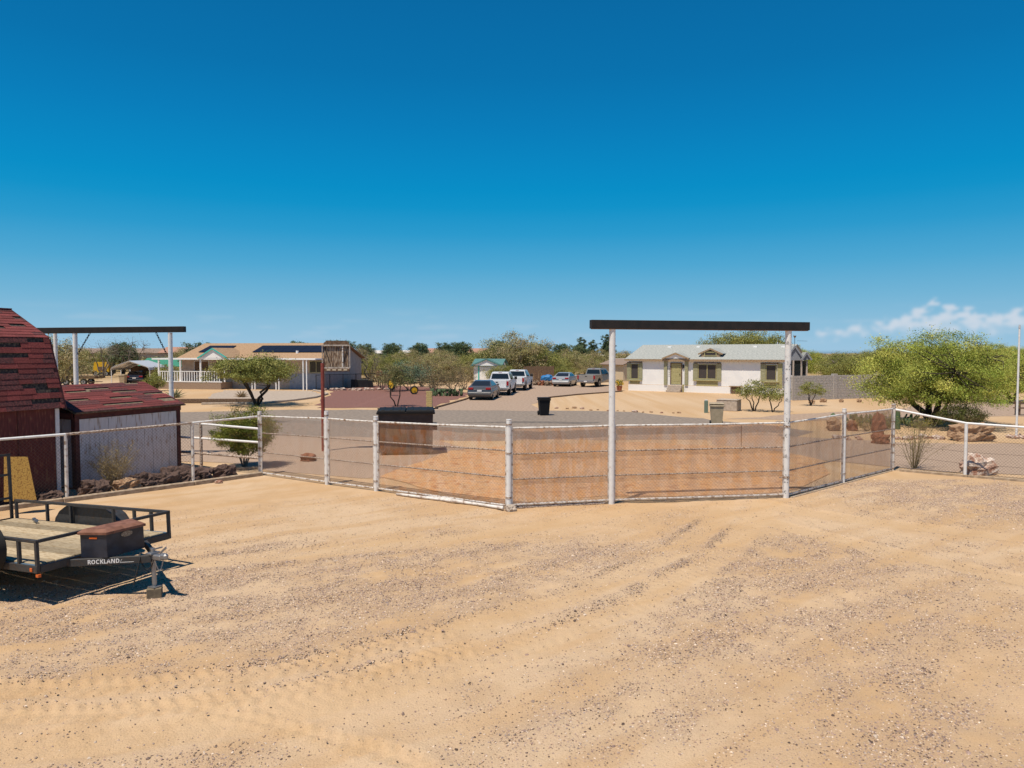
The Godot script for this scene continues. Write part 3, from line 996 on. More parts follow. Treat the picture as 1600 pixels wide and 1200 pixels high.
	for s in [[0.55, 0.12, -1.0], [2.8, 3.13, 1.0]]:
		var ch := MB.new()
		var a := Vector3(s[0] - 0.15 * s[2] * -1.0 * 0.0, 4.25, 0.05)
		var b := Vector3(s[1], 3.55, 0.05)
		for k in 9:
			var p0 := a.lerp(b, k / 9.0)
			var p1 := a.lerp(b, (k + 1.25) / 9.0)
			var off := Vector3(0.022, 0, 0) if k % 2 == 0 else Vector3(0, 0, 0.022)
			ch.tube([p0 + off, p1 + off], 0.009, 0.009, 5)
			ch.tube([p0 - off, p1 - off], 0.009, 0.009, 5)
			ch.tube([p0 - off, p0 + off], 0.009, 0.009, 5)
			ch.tube([p1 - off, p1 + off], 0.009, 0.009, 5)
		obj("chain", ch, M.darkbeam, u)

func build_fences() -> void:
	# left chain-link fence
	var A := [Vector2(-7.42, -21.2), Vector2(-8.67, -19.74), Vector2(-10.75, -17.52), Vector2(-13.3, -14.8)]
	var t := thing("chain_link_fence", "rusty-railed chain-link fence in front of the low white-walled shed", "fence", Vector3.ZERO)
	var tops := [1.72, 1.68, 1.62, 1.6]
	for i in 3:
		var a: Vector2 = A[i]
		var b: Vector2 = A[i + 1]
		var rm: Material = [M.whiterust, M.rustpipe, M.whitepipe][i]
		ptube(t, "top_rail", rm, [Vector3(a.x, tops[i], a.y), Vector3(b.x, tops[i + 1], b.y)], 0.032, 10)
		if i > 0:
			ptube(t, "post", M.whiterust, [Vector3(a.x, -0.1, a.y), Vector3(a.x, tops[i], a.y)], 0.042, 12)
		if i > 0:
			var cb := MB.new()
			chainlink(cb, (b - a).length(), 0.12, tops[i] - 0.04, 0.0022)
			var cm := obj("chain_link", cb, M.wire, t)
			cm.position = Vector3(a.x, 0, a.y)
			cm.rotation.y = frame_of(a, b)
	var bd := MB.new()
	bd.bar(Vector3(-7.3, 0.05, -21.18), Vector3(-8.6, 0.05, -19.64), 0.12, 0.13, 0.02)
	bd.bar(Vector3(-8.605, 0.05, -19.635), Vector3(-10.75, 0.05, -17.36), 0.12, 0.13, 0.02)
	bd.bar(Vector3(-10.755, 0.05, -17.355), Vector3(-13.2, 0.05, -14.7), 0.12, 0.13, 0.02)
	tag(obj("timber_kerb", bd, M.wood_curb), "pale timber kerb along the foot of the rusty-railed chain-link fence", "kerb")
	# pipe rail fence behind the bush
	var B := [Vector2(-7.42, -21.36), Vector2(-9.45, -22.11), Vector2(-10.3, -22.5), Vector2(-14.5, -24.4)]
	var u := thing("pipe_rail_fence", "white three-rail pipe fence behind the green bush", "fence", Vector3.ZERO)
	for k in 3:
		ptube(u, "rail", [M.whitepipe, M.whitepipe, M.rustpipe][k], [Vector3(B[0].x, [1.35, 0.95, 0.48][k], B[0].y), Vector3(B[1].x, [1.42, 0.98, 0.52][k], B[1].y), Vector3(B[3].x, [1.4, 0.97, 0.5][k], B[3].y)], 0.035)
	for p in [B[1], B[3]]:
		ptube(u, "post", M.rustpipe, [Vector3(p.x, -0.1, p.y), Vector3(p.x, 1.5, p.y)], 0.045, 12)
	pbox(u, "base_board", M.wood_curb, Vector3(-8.9, 0.04, -21.9), Vector3(2.6, 0.10, 0.08), 0.01, Basis(Vector3.UP, atan2(0.75, 2.03) * -1.0 + 0.72))
	# right chain-link fence
	var R := [Vector2(11.6, -22.05), Vector2(13.08, -20.97), Vector2(14.9, -19.75), Vector2(17.0, -18.3)]
	var w := thing("chain_link_fence", "white-railed chain-link fence in front of the big boulders", "fence", Vector3.ZERO)
	ptube(w, "top_rail", M.whitepipe, [Vector3(R[0].x, 1.86, R[0].y), Vector3(R[1].x, 1.55, R[1].y)], 0.034)
	ptube(w, "top_rail", M.whitepipe, [Vector3(R[1].x, 1.55, R[1].y), Vector3(R[3].x, 1.42, R[3].y)], 0.034)
	for p in [R[1], R[2], R[3]]:
		ptube(w, "post", M.whitepipe, [Vector3(p.x, -0.1, p.y), Vector3(p.x, 1.53 if p == R[1] else 1.43, p.y)], 0.045, 12)
	for i in 3:
		var a: Vector2 = R[i]
		var b: Vector2 = R[i + 1]
		var cb := MB.new()
		chainlink(cb, (b - a).length(), 0.06, 1.43 if i < 2 else 1.4, 0.0022)
		for y in [0.38, 0.72, 1.05]:
			cb.tube([Vector3(0, y + (0.1 if i == 0 else 0.0), 0.01), Vector3((b - a).length(), y, 0.01)], 0.004, 0.004, 4)
		var cm := obj("chain_link", cb, M.wire, w)
		cm.position = Vector3(a.x, 0, a.y)
		cm.rotation.y = frame_of(a, b)
	var b2 := MB.new()
	b2.bar(Vector3(11.7, 0.03, -21.92), Vector3(13.1, 0.03, -20.88), 0.06, 0.08, 0.01)
	b2.bar(Vector3(13.105, 0.03, -20.876), Vector3(17.0, 0.03, -18.2), 0.06, 0.08, 0.01)
	tag(obj("timber_kerb", b2, M.wood_curb), "thin pale board along the foot of the white-railed chain-link fence", "kerb")
	var b3 := MB.new()
	b3.bar(Vector3(6.9, 0.0, -17.92), Vector3(11.5, 0.0, -22.0), 0.06, 0.05, 0.01)
	tag(obj("timber_kerb", b3, M.wood_curb), "thin board along the foot of the right-hand tan screens", "kerb")

# ---------------------------------------------------------------- rocks
func rock_mesh(sd: int, s: Vector3, rough := 0.35) -> ArrayMesh:
	var f := fbm(sd, 0.75, 4 if rough > 0.45 else 2)
	var st := SurfaceTool.new()
	st.begin(Mesh.PRIMITIVE_TRIANGLES)
	st.set_smooth_group(-1)
	var nu := 26
	var nv := 15
	var pt := func(i: int, j: int) -> Vector3:
		var th := PI * j / nv
		var ph := TAU * (i % nu) / nu
		var d := Vector3(sin(th) * cos(ph), cos(th), sin(th) * sin(ph))
		var r := 1.0 + rough * (f.get_noise_3d(d.x * 1.6, d.y * 1.6, d.z * 1.6) * 1.3 + absf(f.get_noise_3d(d.x * 3.2 + 9, d.y * 3.2, d.z * 3.2)) * (-0.7 if rough > 0.45 else -0.2))
		# flatten towards facets
		var m := maxf(absf(d.x), maxf(absf(d.y), absf(d.z)))
		r *= lerpf(1.0, 0.8 / m, 0.35)
		return Vector3(d.x * s.x, d.y * s.y, d.z * s.z) * r
	for j in nv:
		for i in nu:
			var a: Vector3 = pt.call(i, j)
			var b: Vector3 = pt.call(i + 1, j)
			var c: Vector3 = pt.call(i + 1, j + 1)
			var d: Vector3 = pt.call(i, j + 1)
			if j > 0:
				st.add_vertex(a)
				st.add_vertex(b)
				st.add_vertex(c)
			if j < nv - 1:
				st.add_vertex(a)
				st.add_vertex(c)
				st.add_vertex(d)
	st.generate_normals()
	return st.commit()

func rock(called: String, sd: int, s: Vector3, at: Vector3, m: Material) -> MeshInstance3D:
	var o := obj(called, rock_mesh(sd, s, 0.5 if m == M.lava else 0.34), m)
	o.position = at
	return o

func build_rocks() -> void:
	# dark lava rocks behind the left fence
	var spots := [[-10.55, -18.35, 0.42, 0.24, "dark lava rock beside the rusty fence post, at the near end of the rock row"], [-9.95, -18.75, 0.36, 0.22, "smooth brown rock second in the rock row behind the chain-link fence"], [-9.85, -19.35, 0.36, 0.27, "dark rugged lava rock behind the smooth brown rock"], [-9.5, -19.1, 0.2, 0.15, "small dark lava rock in the middle of the rock row"], [-9.35, -19.55, 0.38, 0.26, "wide dark lava rock in front of the low shed's wall"], [-9.3, -20.2, 0.42, 0.3, "reddish lava rock at the low shed's far corner"], [-8.95, -19.95, 0.36, 0.28, "dark lava rock just before the second rusty fence post"], [-8.75, -20.35, 0.4, 0.24, "reddish-brown flat lava rock just past the second rusty fence post"], [-8.2, -20.75, 0.34, 0.24, "black lava rock near the green bush, at the far end of the rock row"], [-11.2, -17.55, 0.36, 0.16, "low reddish rock partly hidden by the trailer's fender"]]
	for i in spots.size():
		var q: Array = spots[i]
		var m: Material = M.brownrock if i == 1 else M.lava
		tag(rock("lava_rock", 200 + i, Vector3(q[2], q[3], q[2] * 0.8), Vector3(q[0], q[3] * 0.55, q[1]), m), q[4], "rock", "rocks along the chain-link fence")
	tag(rock("pebble", 231, Vector3(0.11, 0.05, 0.08), Vector3(-8.05, 0.03, -19.95), M.quartz), "pale flat stone in the sand in front of the timber kerb", "stone")
	tag(rock("boulder", 240, Vector3(0.86, 0.44, 0.5), Vector3(18.7, 0.30, -29.6), M.brownrock), "long brown boulder lying in front of the big tree", "boulder").rotation.y = -0.1
	tag(rock("boulder", 247, Vector3(0.43, 0.38, 0.36), Vector3(13.78, 0.22, -21.5), M.quartz), "pointed white and red boulder behind the white-railed fence", "boulder")
	tag(rock("boulder", 249, Vector3(0.27, 0.55, 0.3), Vector3(15.9, 0.42, -31.6), M.redrock), "upright red boulder beside the corner post", "boulder")
	tag(rock("boulder", 252, Vector3(0.30, 0.34, 0.3), Vector3(14.75, 0.25, -33.4), M.brownrock), "round brown boulder seen through the right-hand tan screen", "boulder")
	tag(rock("boulder", 253, Vector3(0.24, 0.26, 0.22), Vector3(15.6, 0.2, -33.4), M.redrock), "small reddish boulder beside the round brown one", "boulder")
	tag(rock("boulder", 254, Vector3(0.34, 0.26, 0.3), Vector3(14.5, 0.15, -28.6), M.redrock), "low red boulder at the edge of the gravel lane", "boulder")
	tag(rock("boulder", 256, Vector3(0.26, 0.18, 0.22), Vector3(-6.75, 0.10, -24.0), M.redrock), "reddish rock on the gravel behind the green bush", "boulder")
	# white stones round the tree island and the border of the sand yard
	for i in 16:
		var p := Vector3(rng.randf_range(13.2, 18.5), 0.04, rng.randf_range(-30.6, -29.7))
		tag(rock("border_stone", 300 + i, Vector3(0.16, 0.09, 0.13) * rng.randf_range(0.6, 1.5), p, M.quartz), "pale border stone along the tree island's edge", "stone", "border stones of the tree island")
	for i in 15:
		var x := 2.9 + i * 0.5 + rng.randf_range(-0.12, 0.12)
		var z := -46.6 + rng.randf_range(-0.7, 0.7)
		tag(rock("border_stone", 330 + i, Vector3(0.13, 0.07, 0.11) * rng.randf_range(0.5, 1.5), Vector3(x, 0.03, z + i * 0.26), M.brownrock if i % 3 else M.quartz), "brown border stone between road and sand yard", "stone", "border stones of the sand yard")
	for i in 12:
		tag(rock("border_stone", 360 + i, Vector3(0.22, 0.13, 0.18) * rng.randf_range(0.7, 1.4), Vector3(-17.5 + i * 0.55, 0.08, -68.6 + rng.randf_range(-0.6, 0.6)), M.quartz), "pale stone along the foot of the solar-roofed house", "stone", "stones by the solar-roofed house")
	for i in 6:
		tag(rock("yard_stone", 380 + i, Vector3(0.2, 0.16, 0.2) * rng.randf_range(0.7, 1.2), Vector3(21 + i * 1.3, 0.1, -51.5 + rng.randf_range(-1, 1)), M.brownrock), "brown stone on the sand before the block wall", "stone", "stones before the block wall")

# ---------------------------------------------------------------- sheds
# rows of separate shingles on a slope given by its lower left corner, along and up vectors
func shingle_slope(parent: Node, o: Vector3, along: Vector3, up: Vector3, rows: int, sd: int, gone: float, wid := 0.31, lifted := 1.0) -> void:
	var r := RandomNumberGenerator.new()
	r.seed = sd
	var f := fbm(sd, 0.35, 3)
	var L := along.length()
	var H := up.length()
	var ax := along / L
	var uy := up / H
	var nz := ax.cross(uy).normalized()
	var rh := H / rows
	var cache := {}
	for j in rows:
		var x := -r.randf() * wid
		while x < L:
			var w := wid * r.randf_range(0.75, 1.35)
			var x0 := maxf(x, 0.0)
			var x1 := minf(x + w, L)
			x += w
			if x1 - x0 < 0.03:
				continue
			var miss := f.get_noise_2d(x0 * 2.2, j * 2.4) > gone and j > 0
			if miss and r.randf() < 0.85:
				continue
			var ce := o + ax * (x0 + x1) * 0.5 + uy * (j + 0.5) * rh + nz * (0.014 + r.randf() * 0.004)
			var s := Vector3(x1 - x0 - 0.005, rh * 1.12, 0.007)
			var tilt := Basis(ax, uy, nz) * Basis(Vector3.RIGHT, (-0.055 - r.randf() * 0.025) * lifted) * Basis(Vector3.BACK, r.randf_range(-0.012, 0.012))
			var worn := f.get_noise_2d(x0 * 1.3 + 40.0, j * 1.1) > 0.16
			pbox(parent, "shingle", M.wornshingle if worn else M.shingles[r.randi() % 4], ce, s, 0.0, tilt)

func build_sheds() -> void:
	var turn := deg_to_rad(66.85)
	# ---- gambrel barn
	var t := thing("gambrel_shed", "tall dark-red gambrel shed with peeling shingles", "shed", Vector3(-11.29, 0, -18.15), turn)
	var L := 4.6
	pbox(t, "wall", M.redwall, Vector3(-L * 0.5, 1.12, -0.06), Vector3(L - 0.02, 2.26, 0.10))
	pbox(t, "wall", M.redwall, Vector3(-L * 0.5, 1.12, -3.74), Vector3(L - 0.02, 2.26, 0.10))
	for x in [-0.07, -L + 0.05]:
		var g := MB.new()
		var prof := PackedVector2Array([Vector2(-3.68, 0), Vector2(-0.12, 0), Vector2(-0.12, 2.25), Vector2(-0.46, 3.86), Vector2(-1.9, 4.6), Vector2(-3.34, 3.86), Vector2(-3.68, 2.25)])
		g.hull(prof, func(_p): return 0.04)
		var e := obj("gable_wall", g, M.redwall, t)
		e.rotation.y = -PI / 2
		e.position.x = x
	pbox(t, "corner_trim", M.whitetrim, Vector3(-0.045, 1.1, 0.006), Vector3(0.10, 2.2, 0.03), 0.004)
	pbox(t, "corner_trim", M.whitetrim, Vector3(0.0, 1.1, -0.05), Vector3(0.03, 2.2, 0.10), 0.004)
	for k in 3:
		pbox(t, "panel_batten", M.redtrim, Vector3(-1.0 - k * 1.2, 1.1, 0.0), Vector3(0.03, 2.2, 0.018))
	# roof deck, then shingles
	var pts := [Vector3(0, 2.22, 0.10), Vector3(0, 3.95, -0.43), Vector3(0, 4.70, -1.9), Vector3(0, 3.95, -3.37), Vector3(0, 2.22, -3.9)]
	for i in 4:
		var a: Vector3 = pts[i]
		var b: Vector3 = pts[i + 1]
		var m := MB.new()
		var d := (b - a).normalized()
		var nn := Vector3(1, 0, 0).cross(d)
		if nn.y < 0:
			nn = -nn
		var ctr := (a + b) * 0.5 - nn * 0.02 + Vector3(-L * 0.5 + 0.04, 0, 0)
		m.box(ctr, Vector3(L + 0.1, (b - a).length(), 0.03), 0.0, Basis(Vector3.RIGHT, d, Vector3.RIGHT.cross(d)))
		obj("roof_deck", m, M.underlay, t)
		if i < 2:
			shingle_slope(t, a + Vector3(-L, 0, 0), Vector3(L + 0.09, 0, 0), b - a, 14 if i == 0 else 11, 60 + i, 0.22 if i == 0 else 0.30, 0.36)
	var rk := MB.new()
	for i in 2:
		rk.bar(pts[i] + Vector3(0.095, -0.03, 0), pts[i + 1] + Vector3(0.095, -0.03, 0), 0.02, 0.10)
	obj("rake_trim", rk, M.redtrim, t)
	pbox(t, "ridge_cap", M.shingles[0], Vector3(-L * 0.5 + 0.04, 4.71, -1.9), Vector3(L + 0.1, 0.03, 0.2))
	# ---- low shed with lavender-white walls
	var s := thing("low_shed", "low shed with white weathered walls, dark-red trim and patchy red roof", "shed", Vector3(-11.4, 0, -19.0), turn)
	var W := 3.38
	var r := RandomNumberGenerator.new()
	r.seed = 5
	pbox(s, "wall_core", M.redtrim, Vector3(W * 0.5, 0.95, -1.55), Vector3(W - 0.08, 1.9, 3.0))
	var x := 0.12
	var n := 11
	var bw := (W - 0.24) / n
	for k in n:
		pbox(s, "wall_board", M.lavwall, Vector3(x + bw * (k + 0.5), 0.93, -0.025), Vector3(bw - 0.007, 1.80, 0.024 + (0.004 if k % 4 == 0 else 0.0)), 0.003)
	for k in 10:
		pbox(s, "wall_board", M.lavwall, Vector3(0.025, 0.93, -0.16 - 0.29 * (k + 0.5)), Vector3(0.024, 1.8, 0.283), 0.003)
	pbox(s, "corner_trim", M.redtrim, Vector3(0.055, 0.95, 0.0), Vector3(0.12, 1.9, 0.03), 0.004)
	pbox(s, "corner_trim", M.redtrim, Vector3(0.0, 0.95, -0.075), Vector3(0.03, 1.9, 0.13), 0.004)
	pbox(s, "corner_trim", M.redtrim, Vector3(W - 0.055, 0.95, 0.0), Vector3(0.12, 1.9, 0.03), 0.004)
	pbox(s, "eave_trim", M.redtrim, Vector3(W * 0.5, 1.92, 0.012), Vector3(W + 0.04, 0.15, 0.03), 0.004)
	pbox(s, "eave_trim", M.redtrim, Vector3(-0.02, 1.92, -0.8), Vector3(0.03, 0.15, 1.5), 0.004)
	var q := [Vector3(0, 2.02, 0.12), Vector3(0, 2.66, -1.57), Vector3(0, 2.02, -3.2)]
	for i in 2:
		var a: Vector3 = q[i]
		var b: Vector3 = q[i + 1]
		var d := (b - a).normalized()
		var m := MB.new()
		m.box((a + b) * 0.5 + Vector3(W * 0.5, -0.025, 0), Vector3(W + 0.16, (b - a).length(), 0.03), 0.0, Basis(Vector3.RIGHT, d, Vector3.RIGHT.cross(d)))
		obj("roof_deck", m, M.baredeck if i == 0 else M.underlay, s)
	shingle_slope(s, Vector3(-0.07, 2.02, 0.12), Vector3(W + 0.14, 0, 0), Vector3(0, 0.64, -1.69), 13, 71, 0.30, 0.6, 0.55)
	pbox(s, "drip_edge", M.brownwood, Vector3(W * 0.5, 2.005, 0.14), Vector3(W + 0.16, 0.04, 0.02))
	for x2 in [0.0, W]:
		var g := MB.new()
		g.hull(PackedVector2Array([Vector2(-3.05, 1.9), Vector2(-0.05, 1.9), Vector2(-1.57, 2.56)]), func(_p): return 0.02)
		var e := obj("gable_wall", g, M.redtrim, s)
		e.rotation.y = -PI / 2
		e.position.x = clampf(x2, 0.04, W - 0.04)
	# ---- strand board leaning on the gambrel shed
	var ob := MB.new()
	var pl := PackedVector2Array([Vector2(-0.62, 0), Vector2(0.0, 0), Vector2(-0.17, 0.97), Vector2(-0.62, 0.99)])
	ob.hull(pl, func(_p): return 0.008)
	var board := obj("strand_board", ob, M.osb)
	tag(board, "yellow strand-board offcut leaning behind the trailer's ramp", "board")
	board.position = Vector3(-10.62, 0.30, -16.2)
	board.rotation = Vector3(-0.10, deg_to_rad(20), 0)

# ---------------------------------------------------------------- trailer
func wheel(parent: Node, ce: Vector3, r: float, w: float, axis: Vector3) -> void:
	var b := MB.new()
	var ax := axis.normalized()
	b.tube([ce - ax * w * 0.5, ce - ax * w * 0.32, ce + ax * w * 0.32, ce + ax * w * 0.5], r, r, 22)
	var ty := obj("wheel", b, M.tyre, parent)
	var rb := MB.new()
	rb.tube([ce - ax * (w * 0.5 + 0.006), ce + ax * (w * 0.5 + 0.006)], r * 0.62, r * 0.62, 18)
	obj("rim", rb, M.rim, ty)
	var hb := MB.new()
	hb.tube([ce - ax * (w * 0.5 + 0.02), ce + ax * (w * 0.5 + 0.02)], r * 0.2, r * 0.2, 10)
	obj("hub", hb, M.blacktrim, ty)

func build_trailer() -> void:
	# local: +x forward, +z to the trailer's left, origin on the ground below the middle of the front rail
	var t := thing("utility_trailer", "black utility trailer with plank deck and rusty-lidded toolbox", "trailer", Vector3(-6.155, 0, -11.07), 0.0)
	var fwd := Vector3(0.895, 0, 0.446)
	t.transform.basis = Basis(fwd, Vector3.UP, fwd.cross(Vector3.UP)) * Basis(Vector3(0, 0, 1), deg_to_rad(2.6))
	var hw := 1.065
	var Ln := 4.3
	var yb := 0.55
	var yt := 0.945
	# main frame
	var fr := MB.new()
	for z in [-hw, hw]:
		fr.bar(Vector3(0.02, yb, z), Vector3(-Ln, yb, z), 0.055, 0.10, 0.004)
	fr.bar(Vector3(0, yb, -hw + 0.028), Vector3(0, yb, hw - 0.028), 0.055, 0.105, 0.004)
	fr.bar(Vector3(-Ln + 0.02, yb, -hw + 0.028), Vector3(-Ln + 0.02, yb, hw - 0.028), 0.055, 0.105, 0.004)
	for k in 5:
		fr.bar(Vector3(-0.7 - k * 0.7, yb - 0.02, -hw + 0.03), Vector3(-0.7 - k * 0.7, yb - 0.02, hw - 0.03), 0.05, 0.06)
	obj("frame", fr, M.blackpaint, t)
	var sp := MB.new()
	for z in [-hw, hw]:
		sp.bar(Vector3(-0.05, yb + 0.052, z * 0.985), Vector3(-0.55, yb + 0.052, z * 0.985), 0.04, 0.004)
	obj("side_strip", sp, M.blueframe, t)
	# planks
	var np := 8
	var pw := (hw * 2 - 0.08) / np
	for k in np:
		pbox(t, "deck_plank", M.planks[[0, 1, 2, 0, 3, 1, 2, 3][k]], Vector3(-Ln * 0.5 - 0.02, yb + 0.045 + 0.002 * ((k * 5) % 3), -hw + 0.04 + pw * (k + 0.5)), Vector3(Ln - 0.1, 0.035, pw - 0.006), 0.011)
	# rails
	for z in [-hw, hw]:
		var rb := MB.new()
		rb.bar(Vector3(0.025, yt, z), Vector3(-Ln, yt, z), 0.05, 0.045, 0.004)
		obj("side_rail", rb, M.blackpaint, t)
	var fb := MB.new()
	fb.bar(Vector3(0, yt, -hw + 0.026), Vector3(0, yt, hw - 0.026), 0.05, 0.045, 0.004)
	obj("front_rail", fb, M.blackpaint, t)
	for z in [-hw, hw]:
		for x in [0.0, -0.42, -0.85, -1.4, -2.6, -3.3, -Ln + 0.03]:
			pbox(t, "stake_post", M.blackpaint, Vector3(x, (yb + yt) * 0.5, z), Vector3(0.05, yt - yb, 0.045), 0.004)
	# fenders and wheels
	for sgn in [-1.0, 1.0]:
		var z0: float = sgn * (hw + 0.05)
		var z1: float = sgn * (hw + 0.29)
		var prof := []
		for k in 11:
			var an := PI * k / 10.0
			prof.append(Vector3(-2.25 + cos(an) * 0.95, 0.50 + minf(sin(an) * 0.50, 0.40), 0))
		var fm := MB.new()
		for k in 10:
			var a: Vector3 = prof[k]
			var b: Vector3 = prof[k + 1]
			fm.quad(Vector3(a.x, a.y, z0), Vector3(b.x, b.y, z0), Vector3(b.x, b.y, z1), Vector3(a.x, a.y, z1))
			fm.quad(Vector3(a.x, a.y - 0.012, z1), Vector3(b.x, b.y - 0.012, z1), Vector3(b.x, b.y - 0.012, z0), Vector3(a.x, a.y - 0.012, z0))
			fm.tri(Vector3(a.x, a.y, z0), Vector3(b.x, b.y, z0), Vector3(-2.25, 0.50, z0))
		obj("fender", fm, M.blackpaint, t)
		for x in [-1.82, -2.68]:
			wheel(t, Vector3(x, 0.435, sgn * (hw + 0.17)), 0.34, 0.2, Vector3(0, 0, 1))
	# spare wheel hung outside the near rail
	wheel(t, Vector3(-0.98, 0.80, hw + 0.14), 0.34, 0.2, Vector3(0, 0, 1))
	# A-frame tongue
	var tg := MB.new()
	for z in [-0.62, 0.62]:
		tg.bar(Vector3(0.0, yb - 0.02, z), Vector3(1.02, yb - 0.02, z * 0.06), 0.055, 0.105, 0.004)
	obj("tongue", tg, M.blackpaint, t)
	var pl := MB.new()
	pl.box(Vector3(1.08, yb + 0.0, 0), Vector3(0.26, 0.08, 0.10), 0.015)
	pl.box(Vector3(1.24, yb + 0.015, 0), Vector3(0.14, 0.10, 0.085), 0.03)
	pl.bar(Vector3(1.16, yb + 0.06, 0), Vector3(1.29, yb + 0.15, 0), 0.02, 0.025)
	pl.box(Vector3(1.0, yb + 0.05, 0.0), Vector3(0.12, 0.03, 0.16), 0.005)
	obj("coupler", pl, M.steel, t)
	var jk := MB.new()
	jk.tube([Vector3(1.0, 0.14, 0.0), Vector3(1.0, yb + 0.12, 0.0)], 0.032, 0.032, 12)
	jk.tube([Vector3(1.0, 0.10, 0.0), Vector3(1.0, 0.20, 0.0)], 0.026, 0.026, 12)
	jk.box(Vector3(1.0, 0.105, 0.0), Vector3(0.15, 0.012, 0.13))
	jk.bar(Vector3(1.0, yb + 0.10, 0.0), Vector3(1.0, yb + 0.10, -0.16), 0.02, 0.02)
	obj("jack", jk, M.steel, t)
	# wiring and chains
	var wr := MB.new()
	var wp := []
	for k in 13:
		var u := k / 12.0
		wp.append(Vector3(0.86 + 0.05 * sin(u * 3.0), yb + 0.07 - 0.44 * u * u - 0.03 * sin(u * PI), 0.10 + 0.14 * u))
	wr.tube(wp, 0.011, 0.011, 6)
	var wq := []
	for k in 11:
		var u := k / 10.0
		wq.append(Vector3(0.84 + 0.24 * u, yb + 0.02 - 0.20 * sin(u * PI), 0.12 - 0.1 * u))
	wr.tube(wq, 0.008, 0.008, 6)
	obj("wiring", wr, M.blacktrim, t)
	var ch := MB.new()
	for k in 9:
		var u := k / 8.0
		ch.tube([Vector3(1.1 + 0.05 * u, yb - 0.04 - 0.16 * sin(u * PI), 0.05 - 0.1 * u), Vector3(1.1 + 0.05 * (u + 0.16), yb - 0.04 - 0.16 * sin(minf(1, u + 0.12) * PI), 0.05 - 0.1 * (u + 0.14))], 0.009, 0.009, 5)
	obj("safety_chain", ch, M.steel, t)
	# toolbox on the tongue: a box narrowing to the front
	var tb := MB.new()
	var low := [Vector3(0.10, 0, 0.50), Vector3(0.52, 0, 0.38), Vector3(0.52, 0, -0.22), Vector3(0.10, 0, -0.34)]
	var y0 := yb + 0.038
	var y1 := 0.93
	for k in 4:
		var a: Vector3 = low[k]
		var b: Vector3 = low[(k + 1) % 4]
		tb.quad(a + Vector3(0, y0, 0), a + Vector3(0, y1, 0), b + Vector3(0, y1, 0), b + Vector3(0, y0, 0))
	tb.quad(low[0] + Vector3(0, y0, 0), low[1] + Vector3(0, y0, 0), low[2] + Vector3(0, y0, 0), low[3] + Vector3(0, y0, 0))
	tb.quad(low[3] + Vector3(0, y1, 0), low[2] + Vector3(0, y1, 0), low[1] + Vector3(0, y1, 0), low[0] + Vector3(0, y1, 0))
	var box := obj("toolbox", tb, M.toolbox, t)
	var ld := MB.new()
	var rim := [Vector3(0.08, 0, 0.53), Vector3(0.55, 0, 0.40), Vector3(0.55, 0, -0.24), Vector3(0.08, 0, -0.37)]
	var top := [Vector3(0.12, 0, 0.46), Vector3(0.48, 0, 0.35), Vector3(0.48, 0, -0.19), Vector3(0.12, 0, -0.30)]
	for k in 4:
		var a: Vector3 = rim[k]
		var b: Vector3 = rim[(k + 1) % 4]
		var c: Vector3 = top[(k + 1) % 4]
		var d: Vector3 = top[k]
		ld.quad(a + Vector3(0, 0.925, 0), a + Vector3(0, 0.96, 0), b + Vector3(0, 0.96, 0), b + Vector3(0, 0.925, 0))
		ld.quad(a + Vector3(0, 0.96, 0), d + Vector3(0, 1.0, 0), c + Vector3(0, 1.0, 0), b + Vector3(0, 0.96, 0))
	ld.quad(top[3] + Vector3(0, 1.0, 0), top[2] + Vector3(0, 1.0, 0), top[1] + Vector3(0, 1.0, 0), top[0] + Vector3(0, 1.0, 0))
	ld.quad(rim[0] + Vector3(0, 0.925, 0), rim[1] + Vector3(0, 0.925, 0), rim[2] + Vector3(0, 0.925, 0), rim[3] + Vector3(0, 0.925, 0))
	obj("lid", ld, M.rustlid, box)
	var em := MB.new()
	em.tube([Vector3(0.515, 0.87, 0.06), Vector3(0.53, 0.87, 0.06)], 0.055, 0.055, 12)
	var eo := obj("lock_plate", em, M.emblem, box)
	eo.scale = Vector3(1, 0.75, 1.7)
	eo.position = Vector3(0, 0.22, -0.04)
	var stk := pbox(box, "orange_sticker", M.orange, Vector3.ZERO, Vector3(0.13, 0.03, 0.006), 0.002)
	stk.position = Vector3(0.31, 0.875, 0.444)
	stk.rotation.y = atan2(0.12, 0.42)
	# lettering on the near tongue beam
	var tx := TextMesh.new()
	var sf := SystemFont.new()
	sf.font_names = PackedStringArray(["Droid Sans"])
	sf.font_weight = 700
	tx.font = sf
	tx.text = "ROCKLAND"
	tx.font_size = 32
	tx.pixel_size = 0.0027
	tx.depth = 0.003
	var to := obj("lettering", tx, M.white, t)
	var dirb := Vector3(1.02, 0, 0.037 - 0.62).normalized()
	to.transform.basis = Basis(dirb, Vector3.UP, dirb.cross(Vector3.UP))
	to.position = Vector3(0.47, yb - 0.018, 0.352) + dirb.cross(Vector3.UP) * 0.0
	var nn := Vector3(-dirb.z, 0, dirb.x)
	to.position = Vector3(0.0, yb - 0.02, 0.62) + dirb * 0.50 + nn * 0.030
	var lg := MB.new()
	lg.box(Vector3(0.33, -0.025, 0), Vector3(0.20, 0.006, 0.003))
	lg.bar(Vector3(0.24, -0.02, 0.0), Vector3(0.262, 0.02, 0.0), 0.006, 0.004)
	var lo := obj("lettering_swoosh", lg, M.white, t)
	lo.transform = to.transform
	# marker lamps
	pbox(t, "marker_reflector", M.orange, Vector3(-0.10, yb - 0.005, hw + 0.034), Vector3(0.055, 0.055, 0.014), 0.006)
	pbox(t, "marker_reflector", M.orange, Vector3(0.01, yb - 0.085, hw + 0.0), Vector3(0.06, 0.045, 0.05), 0.006)
	# ramp gate standing up at the rear
	var rg := MB.new()
